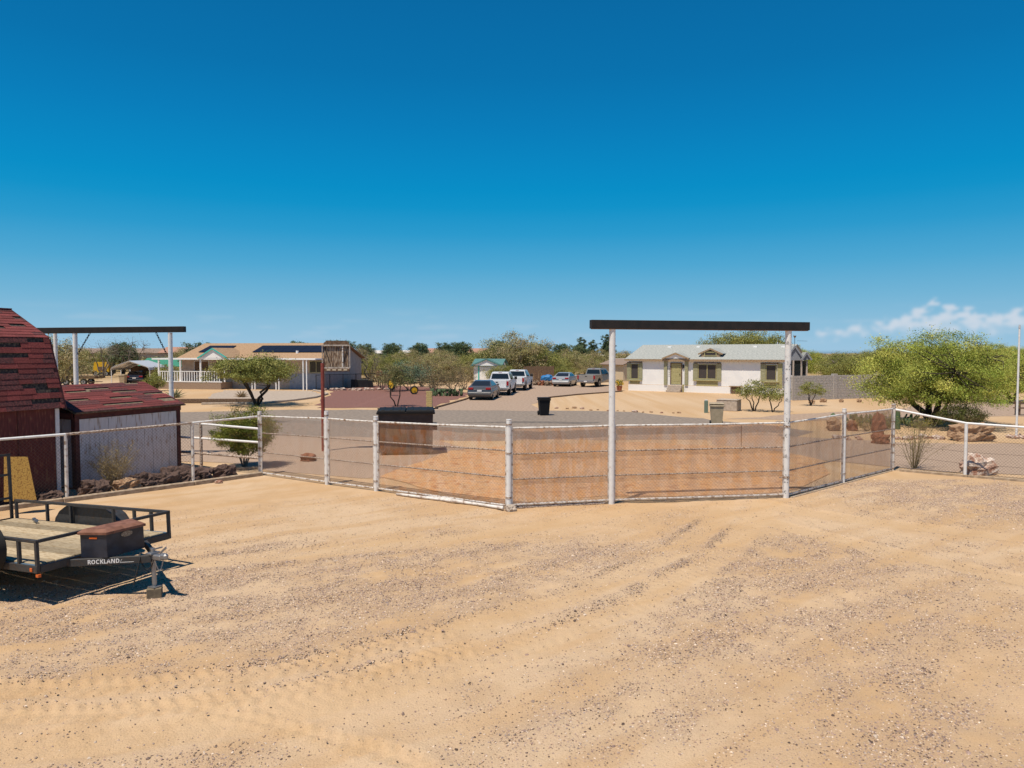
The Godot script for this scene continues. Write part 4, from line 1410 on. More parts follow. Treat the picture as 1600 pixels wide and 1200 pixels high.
	for z in [-hw + 0.05, -0.5, 0.0, 0.5, hw - 0.05]:
		rg.bar(Vector3(-Ln - 0.05, yb, z), Vector3(-Ln - 0.05, yb + 1.3, z), 0.045, 0.045)
	for y in [0.05, 0.45, 0.9, 1.28]:
		rg.bar(Vector3(-Ln - 0.05, yb + y, -hw + 0.05), Vector3(-Ln - 0.05, yb + y, hw - 0.05), 0.04, 0.04)
	obj("ramp", rg, M.blackpaint, t)
	var dr := MB.new()
	for p in [Vector3(-3.4, 0.66, -0.9), Vector3(-3.25, 0.65, -0.85)]:
		dr.tube([p - Vector3(0.06, 0, 0), p + Vector3(0.06, 0.02, 0.05)], 0.03, 0.03, 8)
	tag(obj("ratchet_strap", dr, M.steel), "metal strap winch lying on the trailer's rear deck corner", "strap").transform = t.transform
	# timber block under the jack
	var jf: Vector3 = t.transform * Vector3(1.0, 0.10, 0.0)
	var wb := pbox(self, "timber_block", M.baredeck, Vector3(0, (jf.y - 0.004) * 0.5 - 0.005, 0), Vector3(0.20, jf.y + 0.004, 0.19), 0.008)
	wb.position = Vector3(jf.x, 0, jf.z)
	wb.rotation.y = 0.35
	tag(wb, "weathered timber block under the trailer's jack foot", "block")

# ---------------------------------------------------------------- yard objects
func build_yard() -> void:
	# basketball hoop board seen from behind
	var t := thing("basketball_board", "weathered wooden backboard on a red pole", "basketball hoop", Vector3(-6.85, 0, -26.42), 0.06)
	ptube(t, "pole", M.redpole, [Vector3(0, -0.1, 0), Vector3(0, 1.5, 0), Vector3(0, 3.2, 0)], 0.065, 14)
	for k in 5:
		pbox(t, "board_plank", M.oldboard, Vector3(0.12 + k * 0.18, 3.45 + (0.05 if k in [1, 2, 3] else 0.0), -0.05), Vector3(0.172, 0.86 + (0.10 if k in [1, 2, 3] else 0.0), 0.022), 0.004)
	var cap := MB.new()
	cap.hull(PackedVector2Array([Vector2(0.04, 3.84), Vector2(0.96, 3.84), Vector2(0.95, 3.93), Vector2(0.85, 4.01), Vector2(0.15, 4.01), Vector2(0.05, 3.93)]), func(_p): return 0.012)
	obj("rounded_top", cap, M.brownwood, t)
	var fr := MB.new()
	for x in [0.0, 0.98]:
		fr.bar(Vector3(x, 3.02, 0), Vector3(x, 3.86, 0), 0.05, 0.03)
	for y in [3.03, 3.84]:
		fr.bar(Vector3(-0.02, y, 0.004), Vector3(1.0, y, 0.004), 0.03, 0.05)
	obj("board_frame", fr, M.boardframe, t)
	var st := MB.new()
	st.bar(Vector3(0.08, 3.78, -0.015), Vector3(0.26, 3.2, -0.015), 0.03, 0.02)
	st.bar(Vector3(0.9, 3.78, -0.015), Vector3(0.74, 3.2, -0.015), 0.03, 0.02)
	obj("brace", st, M.blacktrim, t)
	pbox(t, "brace", M.whiterust, Vector3(0.72, 3.44, -0.012), Vector3(0.04, 0.8, 0.02))
	var sh := pbox(t, "bottom_strip", M.brownwood, Vector3(0.52, 2.95, 0.0), Vector3(0.9, 0.11, 0.06), 0.01)
	for k in 4:
		pbox(sh, "slot", M.cream, Vector3(0.22 + k * 0.2, 2.955, 0.032), Vector3(0.13, 0.05, 0.008))
	# dumpster
	var d := thing("dumpster", "dark brown steel dumpster with black plastic lids", "dumpster", Vector3(-3.78, 0, -26.05), 0.12)
	var b := MB.new()
	var prof := PackedVector2Array([Vector2(-0.82, 0.10), Vector2(0.72, 0.10), Vector2(0.78, 1.12), Vector2(-0.80, 1.48)])
	b.hull(PackedVector2Array([Vector2(-0.78, 0.08), Vector2(0.78, 0.08), Vector2(0.80, 1.46), Vector2(-0.80, 1.46)]), func(p): return 0.72 if p.y < 0.5 else 0.76)
	obj("body", b, M.dumpster, d)
	var rm := MB.new()
	rm.box(Vector3(0, 1.47, 0.79), Vector3(1.70, 0.07, 0.06), 0.01)
	rm.box(Vector3(0, 1.47, -0.79), Vector3(1.70, 0.07, 0.06), 0.01)
	rm.box(Vector3(0.83, 1.47, 0), Vector3(0.06, 0.07, 1.52), 0.01)
	rm.box(Vector3(-0.83, 1.47, 0), Vector3(0.06, 0.07, 1.52), 0.01)
	obj("rim", rm, M.dumpster, d)
	for k in 2:
		var lid := MB.new()
		lid.box(Vector3(-0.42 + k * 0.84, 1.55, 0.0), Vector3(0.82, 0.06, 1.66), 0.02)
		lid.box(Vector3(-0.42 + k * 0.84, 1.50, 0.84), Vector3(0.82, 0.09, 0.03), 0.01)
		for j in 3:
			lid.box(Vector3(-0.66 + k * 0.84 + j * 0.24, 1.585, 0.0), Vector3(0.08, 0.02, 1.5), 0.008)
		obj("lid", lid, M.blackplastic, d)
	for sx in [-1.0, 1.0]:
		pbox(d, "lift_pocket", M.dumpster, Vector3(sx * 0.86, 0.95, 0.1), Vector3(0.13, 0.18, 1.0), 0.015)
	ptube(d, "hinge_bar", M.blackplastic, [Vector3(-0.9, 1.52, -0.83), Vector3(0.98, 1.52, -0.83)], 0.025)
	for sx in [-0.6, 0.6]:
		for sz in [-0.5, 0.5]:
			ptube(d, "caster", M.blackplastic, [Vector3(sx - 0.03, 0.06, sz), Vector3(sx + 0.03, 0.06, sz)], 0.06)
	d.scale = Vector3(1.18, 1, 0.95)
	# wheeled bins
	bin("black wheeled bin standing at the edge of the asphalt", Vector3(1.82, 0, -41.5), 1.02, M.blackplastic, 0.15, 0.0)
	bin("beige wheeled bin by the green utility pedestal", Vector3(9.94, 0, -35.4), 1.12, M.beigeplastic, -0.2, 0.03)
	bin("beige wheeled bin beside the white carport", Vector3(-42.6, 0, -80.0), 1.15, M.beigeplastic, 0.0, 0.03)
	# utility pedestal, concrete box
	var u := thing("utility_pedestal", "slim grey-green utility pedestal in the sand yard", "utility box", Vector3(11.5, 0, -43.2))
	pbox(u, "body", M.utilgreen, Vector3(0, 0.35, 0), Vector3(0.20, 0.74, 0.18), 0.02)
	pbox(u, "cap", M.galv, Vector3(0, 0.75, 0), Vector3(0.16, 0.06, 0.14), 0.015)
	var cb := thing("utility_vault", "low tan concrete utility box in the sand yard", "utility box", Vector3(13.35, 0, -44.9), -0.55)
	pbox(cb, "body", M.concrete, Vector3(0, 0.32, 0), Vector3(1.25, 0.66, 1.0), 0.03)
	pbox(cb, "lid", M.concrete, Vector3(0, 0.675, 0), Vector3(1.3, 0.05, 1.05), 0.02)
	# thin marker stake
	tag(ptube(self, "marker_stake", M.blacktrim, [Vector3(8.35, -0.1, -26.5), Vector3(8.35, 1.0, -26.5)], 0.012, 6), "thin dark stake behind the wide tan gate panel", "stake")
	# flagpole
	var f := thing("flagpole", "thin white flagpole without a flag", "flagpole", Vector3(21.2, 0, -30.6))
	ptube(f, "pole", M.whitepipe, [Vector3(0, 0, 0), Vector3(0, 4.6, 0)], 0.045, 12, 0.035)
	ptube(f, "finial", M.galv, [Vector3(0, 4.6, 0), Vector3(0, 4.66, 0), Vector3(0, 4.74, 0)], 0.05, 10, 0.03)
	for k in 5:
		tag(rock("footing_stone", 400 + k, Vector3(0.22, 0.08, 0.16), Vector3(21.2 + 0.28 * cos(k * 1.3), 0.04, -30.5 + 0.2 * sin(k * 1.3)), M.quartz), "pale stone round the foot of the white flagpole", "stone", "stones round the flagpole")
	# yellow brick pillar
	var yp := thing("brick_pillar", "small yellow brick pillar behind the dumpster", "pillar", Vector3(-5.2, 0, -45.9))
	pbox(yp, "core", M.brownwood, Vector3(0, 0.58, 0), Vector3(0.30, 1.14, 0.30))
	for k in 9:
		pbox(yp, "brick", M.yellowbrick, Vector3(0.012 * ((k % 2) * 2 - 1), 0.065 + k * 0.128, 0), Vector3(0.36, 0.112, 0.36), 0.008)
	# cart wheels used as garden ornament
	for q in [[-9.9, -60.0, 0.50, -0.8, "large yellow-centred tractor wheel standing by the small tree"], [-8.3, -62.0, 0.36, 0.30, "small yellow-centred tractor wheel by the small tree"]]:
		var w := thing("tractor_wheel", q[4], "wheel", Vector3(q[0], q[2], q[1]), q[3])
		var tb := MB.new()
		var ring := []
		for k in 25:
			ring.append(Vector3(cos(TAU * k / 24) * q[2] * 0.84, sin(TAU * k / 24) * q[2] * 0.84, 0))
		tb.tube(ring, q[2] * 0.18, q[2] * 0.18, 8, false)
		obj("tyre", tb, M.tyre, w)
		var hb := MB.new()
		hb.tube([Vector3(0, 0, -0.05), Vector3(0, 0, 0.0), Vector3(0, 0, 0.05)], q[2] * 0.66, q[2] * 0.66, 20)
		obj("disc", hb, M.yellow, w)
		var h2 := MB.new()
		h2.tube([Vector3(0, 0, -0.09), Vector3(0, 0, 0.09)], q[2] * 0.2, q[2] * 0.2, 12)
		obj("hub", h2, M.yellow, w)
		if q[2] > 0.4:
			w.position.y = 0.95
			var stnd := MB.new()
			stnd.bar(Vector3(-0.12, -0.97, 0), Vector3(-0.12, 0.0, 0), 0.08, 0.08)
			obj("stand", stnd, M.brownwood, w)
	# low bench right of the big tree
	var bn := thing("bench", "low brown wooden bench near the flagpole", "bench", Vector3(29.4, 0, -41.5), 0.1)
	pbox(bn, "seat", M.brownwood, Vector3(0, 0.42, 0), Vector3(1.6, 0.06, 0.4), 0.01)
	pbox(bn, "backrest", M.brownwood, Vector3(0, 0.72, -0.2), Vector3(1.6, 0.14, 0.05), 0.01)
	for x in [-0.65, 0.65]:
		pbox(bn, "leg", M.brownwood, Vector3(x, 0.37, -0.02), Vector3(0.08, 0.78, 0.36), 0.01)

func bin(label: String, at: Vector3, hgt: float, m: Material, turn: float, lidgap: float) -> void:
	var t := thing("wheeled_bin", label, "bin", at, turn)
	var b := MB.new()
	var w0 := 0.24
	var w1 := 0.31
	for k in 4:
		var sg := [Vector2(-1, 1), Vector2(1, 1), Vector2(1, -1), Vector2(-1, -1)]
		var a: Vector2 = sg[k]
		var c: Vector2 = sg[(k + 1) % 4]
		b.quad(Vector3(a.x * w0, 0.05, a.y * w0), Vector3(a.x * w1, hgt - 0.1, a.y * w1), Vector3(c.x * w1, hgt - 0.1, c.y * w1), Vector3(c.x * w0, 0.05, c.y * w0))
	b.box(Vector3(0, 0.06, 0), Vector3(w0 * 1.98, 0.05, w0 * 1.98))
	obj("body", b, m, t)
	pbox(t, "rim", m, Vector3(0, hgt - 0.12, 0), Vector3(w1 * 2.2, 0.09, w1 * 2.2), 0.02)
	var l := MB.new()
	l.box(Vector3(0, hgt - 0.03 + lidgap * 0.5, -0.01), Vector3(w1 * 2.25, 0.06, w1 * 2.3), 0.025)
	obj("lid", l, m, t)
	ptube(t, "handle", m, [Vector3(-0.26, hgt - 0.08, -0.40), Vector3(0.26, hgt - 0.08, -0.40)], 0.018)
	for x in [-0.28, 0.28]:
		ptube(t, "wheel", M.blackplastic, [Vector3(x - 0.03, 0.13, -0.26), Vector3(x + 0.03, 0.13, -0.26)], 0.13, 14)

# ---------------------------------------------------------------- houses
func gable_box(t: Node3D, L: float, D: float, eave: float, ridge: float, wall: Material, roof: Material, over := 0.3, base := 0.0) -> void:
	pbox(t, "front_wall", wall, Vector3(L * 0.5, (eave + base) * 0.5, -0.08), Vector3(L, eave - base, 0.16))
	pbox(t, "rear_wall", wall, Vector3(L * 0.5, (eave + base) * 0.5, -D + 0.08), Vector3(L, eave - base, 0.16))
	for x in [0.08, L - 0.08]:
		var g := MB.new()
		g.hull(PackedVector2Array([Vector2(-D + 0.16, base), Vector2(-0.16, base), Vector2(-0.16, eave), Vector2(-D * 0.5, ridge - 0.05), Vector2(-D + 0.16, eave)]), func(_p): return 0.078)
		var e := obj("end_wall", g, wall, t)
		e.rotation.y = -PI / 2
		e.position.x = x
	for s in [0, 1]:
		var a := Vector3(0, eave - 0.02, over)
		var b := Vector3(0, ridge, -D * 0.5)
		if s == 1:
			a.z = -D - over
		var d := (b - a).normalized()
		var m := MB.new()
		m.box((a + b) * 0.5 + Vector3(L * 0.5, 0.03, 0), Vector3(L + over * 2.0, (b - a).length() + 0.04, 0.07), 0.0, Basis(Vector3.RIGHT, d, Vector3.RIGHT.cross(d)))
		obj("roof", m, roof, t)

func window(t: Node3D, x0: float, x1: float, y0: float, y1: float, z: float, fr: Material, panes: int, glass: Material) -> void:
	var b := MB.new()
	var w := 0.07
	b.box(Vector3((x0 + x1) * 0.5, y0 + w * 0.5, z), Vector3(x1 - x0, w, 0.06))
	b.box(Vector3((x0 + x1) * 0.5, y1 - w * 0.5, z), Vector3(x1 - x0, w, 0.06))
	for k in panes + 1:
		var x := lerpf(x0 + w * 0.5, x1 - w * 0.5, float(k) / panes)
		b.box(Vector3(x, (y0 + y1) * 0.5, z), Vector3(w, y1 - y0 - 2 * w, 0.058))
	var f := obj("window", b, fr, t)
	for k in panes:
		var xa := lerpf(x0 + w * 0.5, x1 - w * 0.5, float(k) / panes) + w * 0.5
		var xb := lerpf(x0 + w * 0.5, x1 - w * 0.5, float(k + 1) / panes) - w * 0.5
		pbox(f, "pane", glass, Vector3((xa + xb) * 0.5, (y0 + y1) * 0.5, z - 0.015), Vector3(xb - xa, y1 - y0 - 2 * w, 0.02))

func shutter(t: Node3D, x0: float, x1: float, y0: float, y1: float, m: Material) -> void:
	var s := pbox(t, "shutter", m, Vector3((x0 + x1) * 0.5, (y0 + y1) * 0.5, 0.03), Vector3(x1 - x0, y1 - y0, 0.06), 0.01)
	for y in [0.25, 0.75]:
		pbox(s, "shutter_panel", M.sage, Vector3((x0 + x1) * 0.5, lerpf(y0, y1, y), 0.062), Vector3((x1 - x0) * 0.7, (y1 - y0) * 0.38, 0.01))

func small_gable(t: Node3D, x0: float, x1: float, y0: float, yp: float, zf: float, zb: float, face: Material, trim: Material, roof: Material) -> void:
	var xm := (x0 + x1) * 0.5
	var g := MB.new()
	g.hull(PackedVector2Array([Vector2(x0 + 0.15, y0), Vector2(x1 - 0.15, y0), Vector2(xm, yp - 0.06)]), func(_p): return 0.03)
	var e := obj("gable_face", g, face, t)
	e.position.z = zf - 0.12
	for s in [[x0, xm], [x1, xm]]:
		var a := Vector3(s[0], y0, 0)
		var b := Vector3(s[1], yp, 0)
		var d := (b - a).normalized()
		var m := MB.new()
		var side := d.cross(Vector3.BACK)
		m.box((a + b) * 0.5 + Vector3(0, 0.03, (zf + zb) * 0.5), Vector3((b - a).length(), 0.05, absf(zf - zb)), 0.0, Basis(d, side, Vector3.BACK) if side.y > 0 else Basis(d, -side, -Vector3.BACK))
		obj("gable_roof", m, roof, t)
		var tr := MB.new()
		tr.bar(a + Vector3(0, -0.02, zf + 0.012), b + Vector3(0, -0.02, zf + 0.012), 0.03, 0.13)
		obj("barge_board", tr, trim, t)

func build_white_house() -> void:
	var L := 13.9
	var t := thing("white_house", "long white manufactured house with grey roof and olive shutters", "house", Vector3(10.93, 0, -68.49), deg_to_rad(-33.2))
	gable_box(t, L, 8.0, 2.92, 4.23, M.whitewall, M.greyroof, 0.28, 0.62)
	pbox(t, "skirting", M.skirt, Vector3(L * 0.5 + 0.05, 0.27, -0.02), Vector3(L + 0.1, 0.62, 0.12))
	pbox(t, "skirting", M.skirt, Vector3(L + 0.03, 0.27, -4.0), Vector3(0.1, 0.62, 7.8))
	pbox(t, "fascia", M.fascia, Vector3(L * 0.5, 2.86, 0.30), Vector3(L + 0.56, 0.17, 0.04))
	for k in 5:
		pbox(t, "wall_batten", M.skirt, Vector3([1.75, 3.0, 9.4, 10.6, 11.6][k], 1.75, 0.006), Vector3(0.03, 2.2, 0.014))
	# windows with shutters and panels below
	shutter(t, -0.15, 0.2, 1.09, 2.58, M.sage)
	shutter(t, 1.05, 1.4, 1.09, 2.58, M.sage)
	window(t, 0.22, 1.03, 1.07, 2.53, 0.03, M.olive, 1, M.screen)
	pbox(t, "window_box", M.olive, Vector3(0.62, 0.98, 0.09), Vector3(1.5, 0.10, 0.2), 0.01)
	pbox(t, "apron_panel", M.olive, Vector3(0.65, 0.78, 0.03), Vector3(0.95, 0.3, 0.05))
	pbox(t, "window_head", M.brownwood, Vector3(0.62, 2.64, 0.06), Vector3(1.5, 0.07, 0.12))
	for x in [3.68, 5.63]:
		pbox(t, "pilaster", M.sage, Vector3(x, 1.75, 0.07), Vector3(0.30, 2.28, 0.14), 0.01)
	var dr := pbox(t, "door", M.olive, Vector3(4.66, 1.62, 0.02), Vector3(0.92, 1.88, 0.06))
	var df := MB.new()
	for x in [4.15, 5.17]:
		df.box(Vector3(x, 1.64, 0.04), Vector3(0.08, 1.96, 0.09))
	df.box(Vector3(4.66, 2.60, 0.04), Vector3(0.94, 0.07, 0.09))
	obj("door_frame", df, M.brownwood, t)
	for q in [[4.47, 2.1], [4.85, 2.1], [4.47, 1.25], [4.85, 1.25]]:
		pbox(dr, "door_panel", M.olive, Vector3(q[0], q[1], 0.056), Vector3(0.26, 0.6, 0.014), 0.004)
	ptube(dr, "handle", M.blacktrim, [Vector3(5.02, 1.6, 0.05), Vector3(5.02, 1.6, 0.11)], 0.04)
	pbox(t, "porch_lamp", M.blacktrim, Vector3(5.33, 2.3, 0.06), Vector3(0.12, 0.34, 0.12), 0.02)
	for k in 3:
		pbox(t, "step", M.concrete, Vector3(4.66, 0.10 + k * 0.2, 0.7 - k * 0.22), Vector3(1.3, 0.2, 0.32), 0.01)
	pbox(t, "step_post", M.olive, Vector3(5.5, 0.36, 0.5), Vector3(0.12, 0.72, 0.12), 0.01)
	for k in 5:
		pbox(t, "house_number_mark", M.blacktrim, Vector3(3.98, 2.05 - k * 0.16, 0.005), Vector3(0.05, 0.1, 0.014))
	small_gable(t, 3.45, 5.95, 3.02, 3.5, 0.42, -1.4, M.whitewall, M.fascia, M.greyroof)
	# dormer
	small_gable(t, 6.55, 8.75, 3.42, 3.9, -0.3, -2.6, M.screen, M.fascia, M.greyroof)
	pbox(t, "dormer_wall", M.fascia, Vector3(7.65, 3.33, -0.46), Vector3(1.7, 0.3, 0.2))
	window(t, 7.1, 8.2, 3.22, 3.62, -0.34, M.olive, 1, M.screen)
	shutter(t, 6.22, 6.64, 1.15, 2.58, M.sage)
	shutter(t, 8.36, 8.76, 1.15, 2.58, M.sage)
	window(t, 6.66, 8.34, 1.2, 2.53, 0.03, M.olive, 2, M.screen)
	pbox(t, "window_box", M.olive, Vector3(7.5, 1.1, 0.09), Vector3(2.5, 0.10, 0.2), 0.01)
	pbox(t, "apron_panel", M.olive, Vector3(7.5, 0.82, 0.03), Vector3(1.9, 0.42, 0.05))
	pbox(t, "window_head", M.brownwood, Vector3(7.5, 2.64, 0.06), Vector3(2.4, 0.07, 0.12))
	shutter(t, 12.1, 12.5, 1.15, 2.58, M.sage)
	window(t, 12.52, 13.4, 1.2, 2.53, 0.03, M.olive, 1, M.screen)
	pbox(t, "window_box", M.olive, Vector3(12.9, 1.1, 0.09), Vector3(1.5, 0.10, 0.2), 0.01)
	pbox(t, "apron_panel", M.olive, Vector3(12.9, 0.8, 0.03), Vector3(1.0, 0.42, 0.05))
	pbox(t, "window_head", M.brownwood, Vector3(12.85, 2.64, 0.06), Vector3(1.5, 0.07, 0.12))
	pbox(t, "corner_board", M.olive, Vector3(13.68, 1.6, 0.05), Vector3(0.40, 2.1, 0.10), 0.01)
	for x in [2.8, 5.6, 10.8, 13.2]:
		var v := pbox(t, "roof_vent", M.skirt, Vector3(x, 4.05, -3.2), Vector3(0.34, 0.16, 0.3), 0.02)
		v.name = "roof_vent"
	ptube(t, "vent_pipe", M.galv, [Vector3(12.4, 3.9, -4.4), Vector3(12.4, 4.5, -4.4)], 0.05)
	var ut := thing("wooden_crate", "small brown wooden crate against the white house's skirting", "crate", Vector3(19.25, 0, -62.8), deg_to_rad(-33.2))
	pbox(ut, "front", M.brownwood, Vector3(0, 0.32, 0), Vector3(0.8, 0.6, 0.05), 0.01)
	pbox(ut, "top", M.fascia, Vector3(0, 0.65, -0.02), Vector3(1.1, 0.06, 0.3), 0.01)
	var pt := thing("flower_pot", "red pot with yellow flowers at the white house's corner", "flower pot", Vector3(10.0, 0, -68.0))
	ptube(pt, "pot", M.terracotta, [Vector3(0, 0, 0), Vector3(0, 0.45, 0)], 0.20, 14, 0.28)
	var fl := leaf_ball(77, Vector3(0, 0.72, 0), Vector3(0.42, 0.35, 0.42), 260, 0.09, [Color(0.55, 0.34, 0.02), Color(0.14, 0.20, 0.04)])
	obj("flowers", fl, M.leaf, pt)
	# gabled garden room behind the block wall
	var g := thing("garden_room", "small grey-gabled glazed room behind the block wall", "building", Vector3(24.05, 0, -62.0), -0.2)
	for x in [-0.72, -0.25, 0.4, 0.82]:
		pbox(g, "column", M.beigewall, Vector3(x, 1.45, 0.4), Vector3(0.13, 2.9, 0.13))
	pbox(g, "glass_wall", M.darkglass, Vector3(0.02, 1.45, 0.32), Vector3(1.5, 2.8, 0.06))
	pbox(g, "rear_wall", M.greyshake, Vector3(0.0, 1.45, -1.4), Vector3(1.6, 2.9, 0.1))
	small_gable(g, -0.95, 0.65, 2.9, 4.1, 0.55, -1.5, M.greyshake, M.greyshake, M.greyroof)
	small_gable(g, 0.35, 1.15, 2.95, 3.55, 0.75, -1.0, M.greyshake, M.greyshake, M.greyroof)
	ptube(g, "antenna_mast", M.blacktrim, [Vector3(-0.1, 4.0, 0), Vector3(-0.1, 4.95, 0)], 0.02)
	ptube(g, "antenna_head", M.brownwood, [Vector3(-0.1, 4.78, 0), Vector3(-0.1, 4.98, 0)], 0.03, 8, 0.14)
	var an := MB.new()
	an.bar(Vector3(0.1, 4.55, 0), Vector3(0.9, 4.52, 0), 0.02, 0.02)
	obj("antenna_arm", an, M.blacktrim, g)
	# block wall
	var w := thing("block_wall", "grey concrete block wall beside the white house", "wall", Vector3(20.9, 0, -54.2), frame_of(Vector2(20.9, -54.2), Vector2(31.5, -58.6)))
	var WL := 12.0
	pbox(w, "mortar_core", M.mortar, Vector3(WL * 0.5, 0.92, 0), Vector3(WL, 1.82, 0.15))
	var cb := MB.new()
	for j in 9:
		var x := -0.2 if j % 2 else 0.0
		while x < WL:
			var xa := maxf(0, x)
			var xb := minf(WL, x + 0.4)
			if xb - xa > 0.05:
				cb.box(Vector3((xa + xb) * 0.5, 0.1 + j * 0.203, 0), Vector3(xb - xa - 0.014, 0.19, 0.19), 0.004)
			x += 0.4
	obj("block_courses", cb, M.block, w).set_meta("kind", "stuff")
	for x in [4.0, 8.3]:
		pbox(w, "pilaster", M.block, Vector3(x, 0.97, 0), Vector3(0.4, 1.94, 0.28), 0.01)
	pbox(w, "raised_end", M.block, Vector3(10.2, 1.0, -0.02), Vector3(3.4, 2.15, 0.17))
	# return of the wall towards the house
	var w2 := thing("block_wall", "short return of grey block wall joining the white house", "wall", Vector3(20.86, 0, -54.35), frame_of(Vector2(20.86, -54.35), Vector2(22.9, -61.0)))
	pbox(w2, "blocks", M.block, Vector3(3.4, 0.9, 0), Vector3(6.8, 1.8, 0.18))
	# carport-like beige shed left of the white house
	var s := thing("beige_shed", "cream shed with brown-edged gable roof behind the silver pickup", "shed", Vector3(11.6, 0, -94.0), 0.25)
	gable_box(s, 4.6, 3.6, 2.0, 2.7, M.cream, M.farbrown, 0.3)
	pbox(s, "window", M.blacktrim, Vector3(1.9, 1.3, 0.0), Vector3(0.5, 0.4, 0.06))
	s.rotation.y = -1.1
	var s2 := thing("metal_lean_to", "pale metal-roofed lean-to beside the cream shed", "shed", Vector3(14.0, 0, -92.5), 0.0)
	pbox(s2, "roof", M.farroof, Vector3(1.2, 2.45, -1.0), Vector3(4.6, 0.06, 3.0), 0.0, Basis(Vector3.RIGHT, 0.2))
	pbox(s2, "wall", M.farbrown, Vector3(1.2, 1.05, -1.8), Vector3(4.2, 2.1, 0.1))
	for x in [-0.9, 3.3]:
		pbox(s2, "post", M.brownwood, Vector3(x, 1.05, 0.3), Vector3(0.1, 2.1, 0.1))

func build_solar_house() -> void:
	var L := 15.5
	var t := thing("solar_house", "beige house with tan roof, solar panels and turquoise porch gable", "house", Vector3(-33.06, 0, -73.2), deg_to_rad(-12.0))
	gable_box(t, L, 8.5, 2.95, 4.45, M.beigewall, M.tanroof, 0.35)
	# porch roof edge, deck and posts
	pbox(t, "porch_roof", M.skirt, Vector3(6.8, 2.93, 1.0), Vector3(17.4, 0.14, 1.9))
	pbox(t, "porch_deck", M.stonebase, Vector3(2.2, 0.34, 1.1), Vector3(7.0, 0.68, 1.9))
	pbox(t, "deck_edge", M.skirt, Vector3(2.2, 0.73, 2.0), Vector3(7.2, 0.10, 0.14))
	for x in [-1.2, 0.2, 1.2, 3.4, 6.0]:
		pbox(t, "porch_post", M.skirt, Vector3(x, 1.80, 1.85), Vector3(0.13, 2.15, 0.13), 0.01)
	for x in [8.9, 9.2, 11.4, 11.7, 14.2, 14.55]:
		pbox(t, "porch_post", M.skirt, Vector3(x, 1.43, 1.85), Vector3(0.10, 2.86, 0.10), 0.01)
	pbox(t, "handrail", M.skirt, Vector3(2.2, 1.72, 1.86), Vector3(7.0, 0.07, 0.09))
	var x := -1.05
	while x < 5.6:
		pbox(t, "baluster", M.skirt, Vector3(x, 1.22, 1.86), Vector3(0.07, 0.92, 0.05))
		x += 0.27
	window(t, 1.4, 3.1, 1.2, 2.75, 0.03, M.whitetrim, 2, M.brownwood)
	window(t, 13.9, 15.3, 1.6, 2.75, 0.03, M.sage, 2, M.darkglass)
	window(t, 7.2, 8.8, 1.2, 2.6, 0.03, M.whitetrim, 2, M.darkglass)
	window(t, 10.2, 11.4, 1.2, 2.6, 0.03, M.whitetrim, 1, M.darkglass)
	pbox(t, "blue_panel", two(95, [0.26, 0.30, 0.38], [0.32, 0.36, 0.43], 0.5), Vector3(13.6, 0.75, 0.04), Vector3(3.6, 1.5, 0.05))
	small_gable(t, 3.2, 6.45, 3.02, 3.95, 2.05, -1.6, M.whitewall, M.teal, M.tanroof)
	# solar panels on the front slope
	var a := Vector3(0, 2.93, 0.35)
	var b := Vector3(0, 4.45, -4.25)
	var d := (b - a).normalized()
	var nn := Vector3.RIGHT.cross(d)
	if nn.y < 0:
		nn = -nn
	for arr in [[0.95, 3], [7.0, 9]]:
		for row in 2:
			for k in arr[1]:
				var ce: Vector3 = a + d * (2.25 + row * 1.05) + Vector3(arr[0] + 0.55 + k * 1.02 + row * 0.0, 0, 0) + nn * 0.13
				pbox(t, "solar_panel", M.solar, ce, Vector3(1.0, 1.03, 0.04), 0.0, Basis(Vector3.RIGHT, d, Vector3.RIGHT.cross(d)))
	ptube(t, "roof_vent", M.skirt, [a + d * 1.6 + Vector3(12.0, 0, 0), a + d * 1.6 + Vector3(12.0, 0.3, 0)], 0.14)
	# chain-link kennel fence along the right end
	var f := thing("dark_rail_fence", "dark metal rail fence beside the solar-roofed house", "fence", Vector3(-18.3, 0, -68.2), deg_to_rad(48))
	for y in [0.15, 1.45]:
		ptube(f, "rail", M.blacktrim, [Vector3(0, y, 0), Vector3(7.5, y, 0)], 0.03, 6)
	for k in 6:
		ptube(f, "post", M.blacktrim, [Vector3(k * 1.5, -0.05, 0), Vector3(k * 1.5, 1.5, 0)], 0.035, 6)
	var cl := MB.new()
	chainlink(cl, 7.5, 0.15, 1.45, 0.004, 0.16)
	obj("chain_link", cl, M.blacktrim, f)
	var bx := thing("dark_planter", "long dark planter box right of the solar-roofed house", "planter", Vector3(-15.3, 0, -74.5), 0.2)
	pbox(bx, "box", M.blacktrim, Vector3(0, 0.4, 0), Vector3(2.2, 0.8, 1.0), 0.03)
	# carport with dark car
	var c := thing("carport", "white-edged metal carport sheltering a dark car", "carport", Vector3(-44.4, 0, -81.0), 0.0)
	var prof := []
	for q in [[0.0, 0.0], [0.0, 1.55], [0.12, 1.8], [0.4, 1.95], [2.05, 2.55], [3.9, 1.95], [4.2, 1.8], [4.25, 1.55]]:
		prof.append(Vector3(q[0], q[1], 0))
	for z in [0.0, -2.0, -4.0]:
		var pp := []
		for q in prof:
			pp.append(q + Vector3(0, 0, z))
		pp.append(Vector3(4.25, 0, z))
		ptube(c, "hoop", M.skirt, pp, 0.05, 6)
	var rf := MB.new()
	for k in range(1, prof.size() - 1):
		rf.box((prof[k] + prof[k + 1]) * 0.5 + Vector3(0, 0.07, -2), Vector3((prof[k + 1] - prof[k]).length(), 0.04, 4.4), 0.0, Basis((prof[k + 1] - prof[k]).normalized(), Vector3.BACK.cross((prof[k + 1] - prof[k]).normalized()), Vector3.BACK))
	obj("roof", rf, M.galv, c)
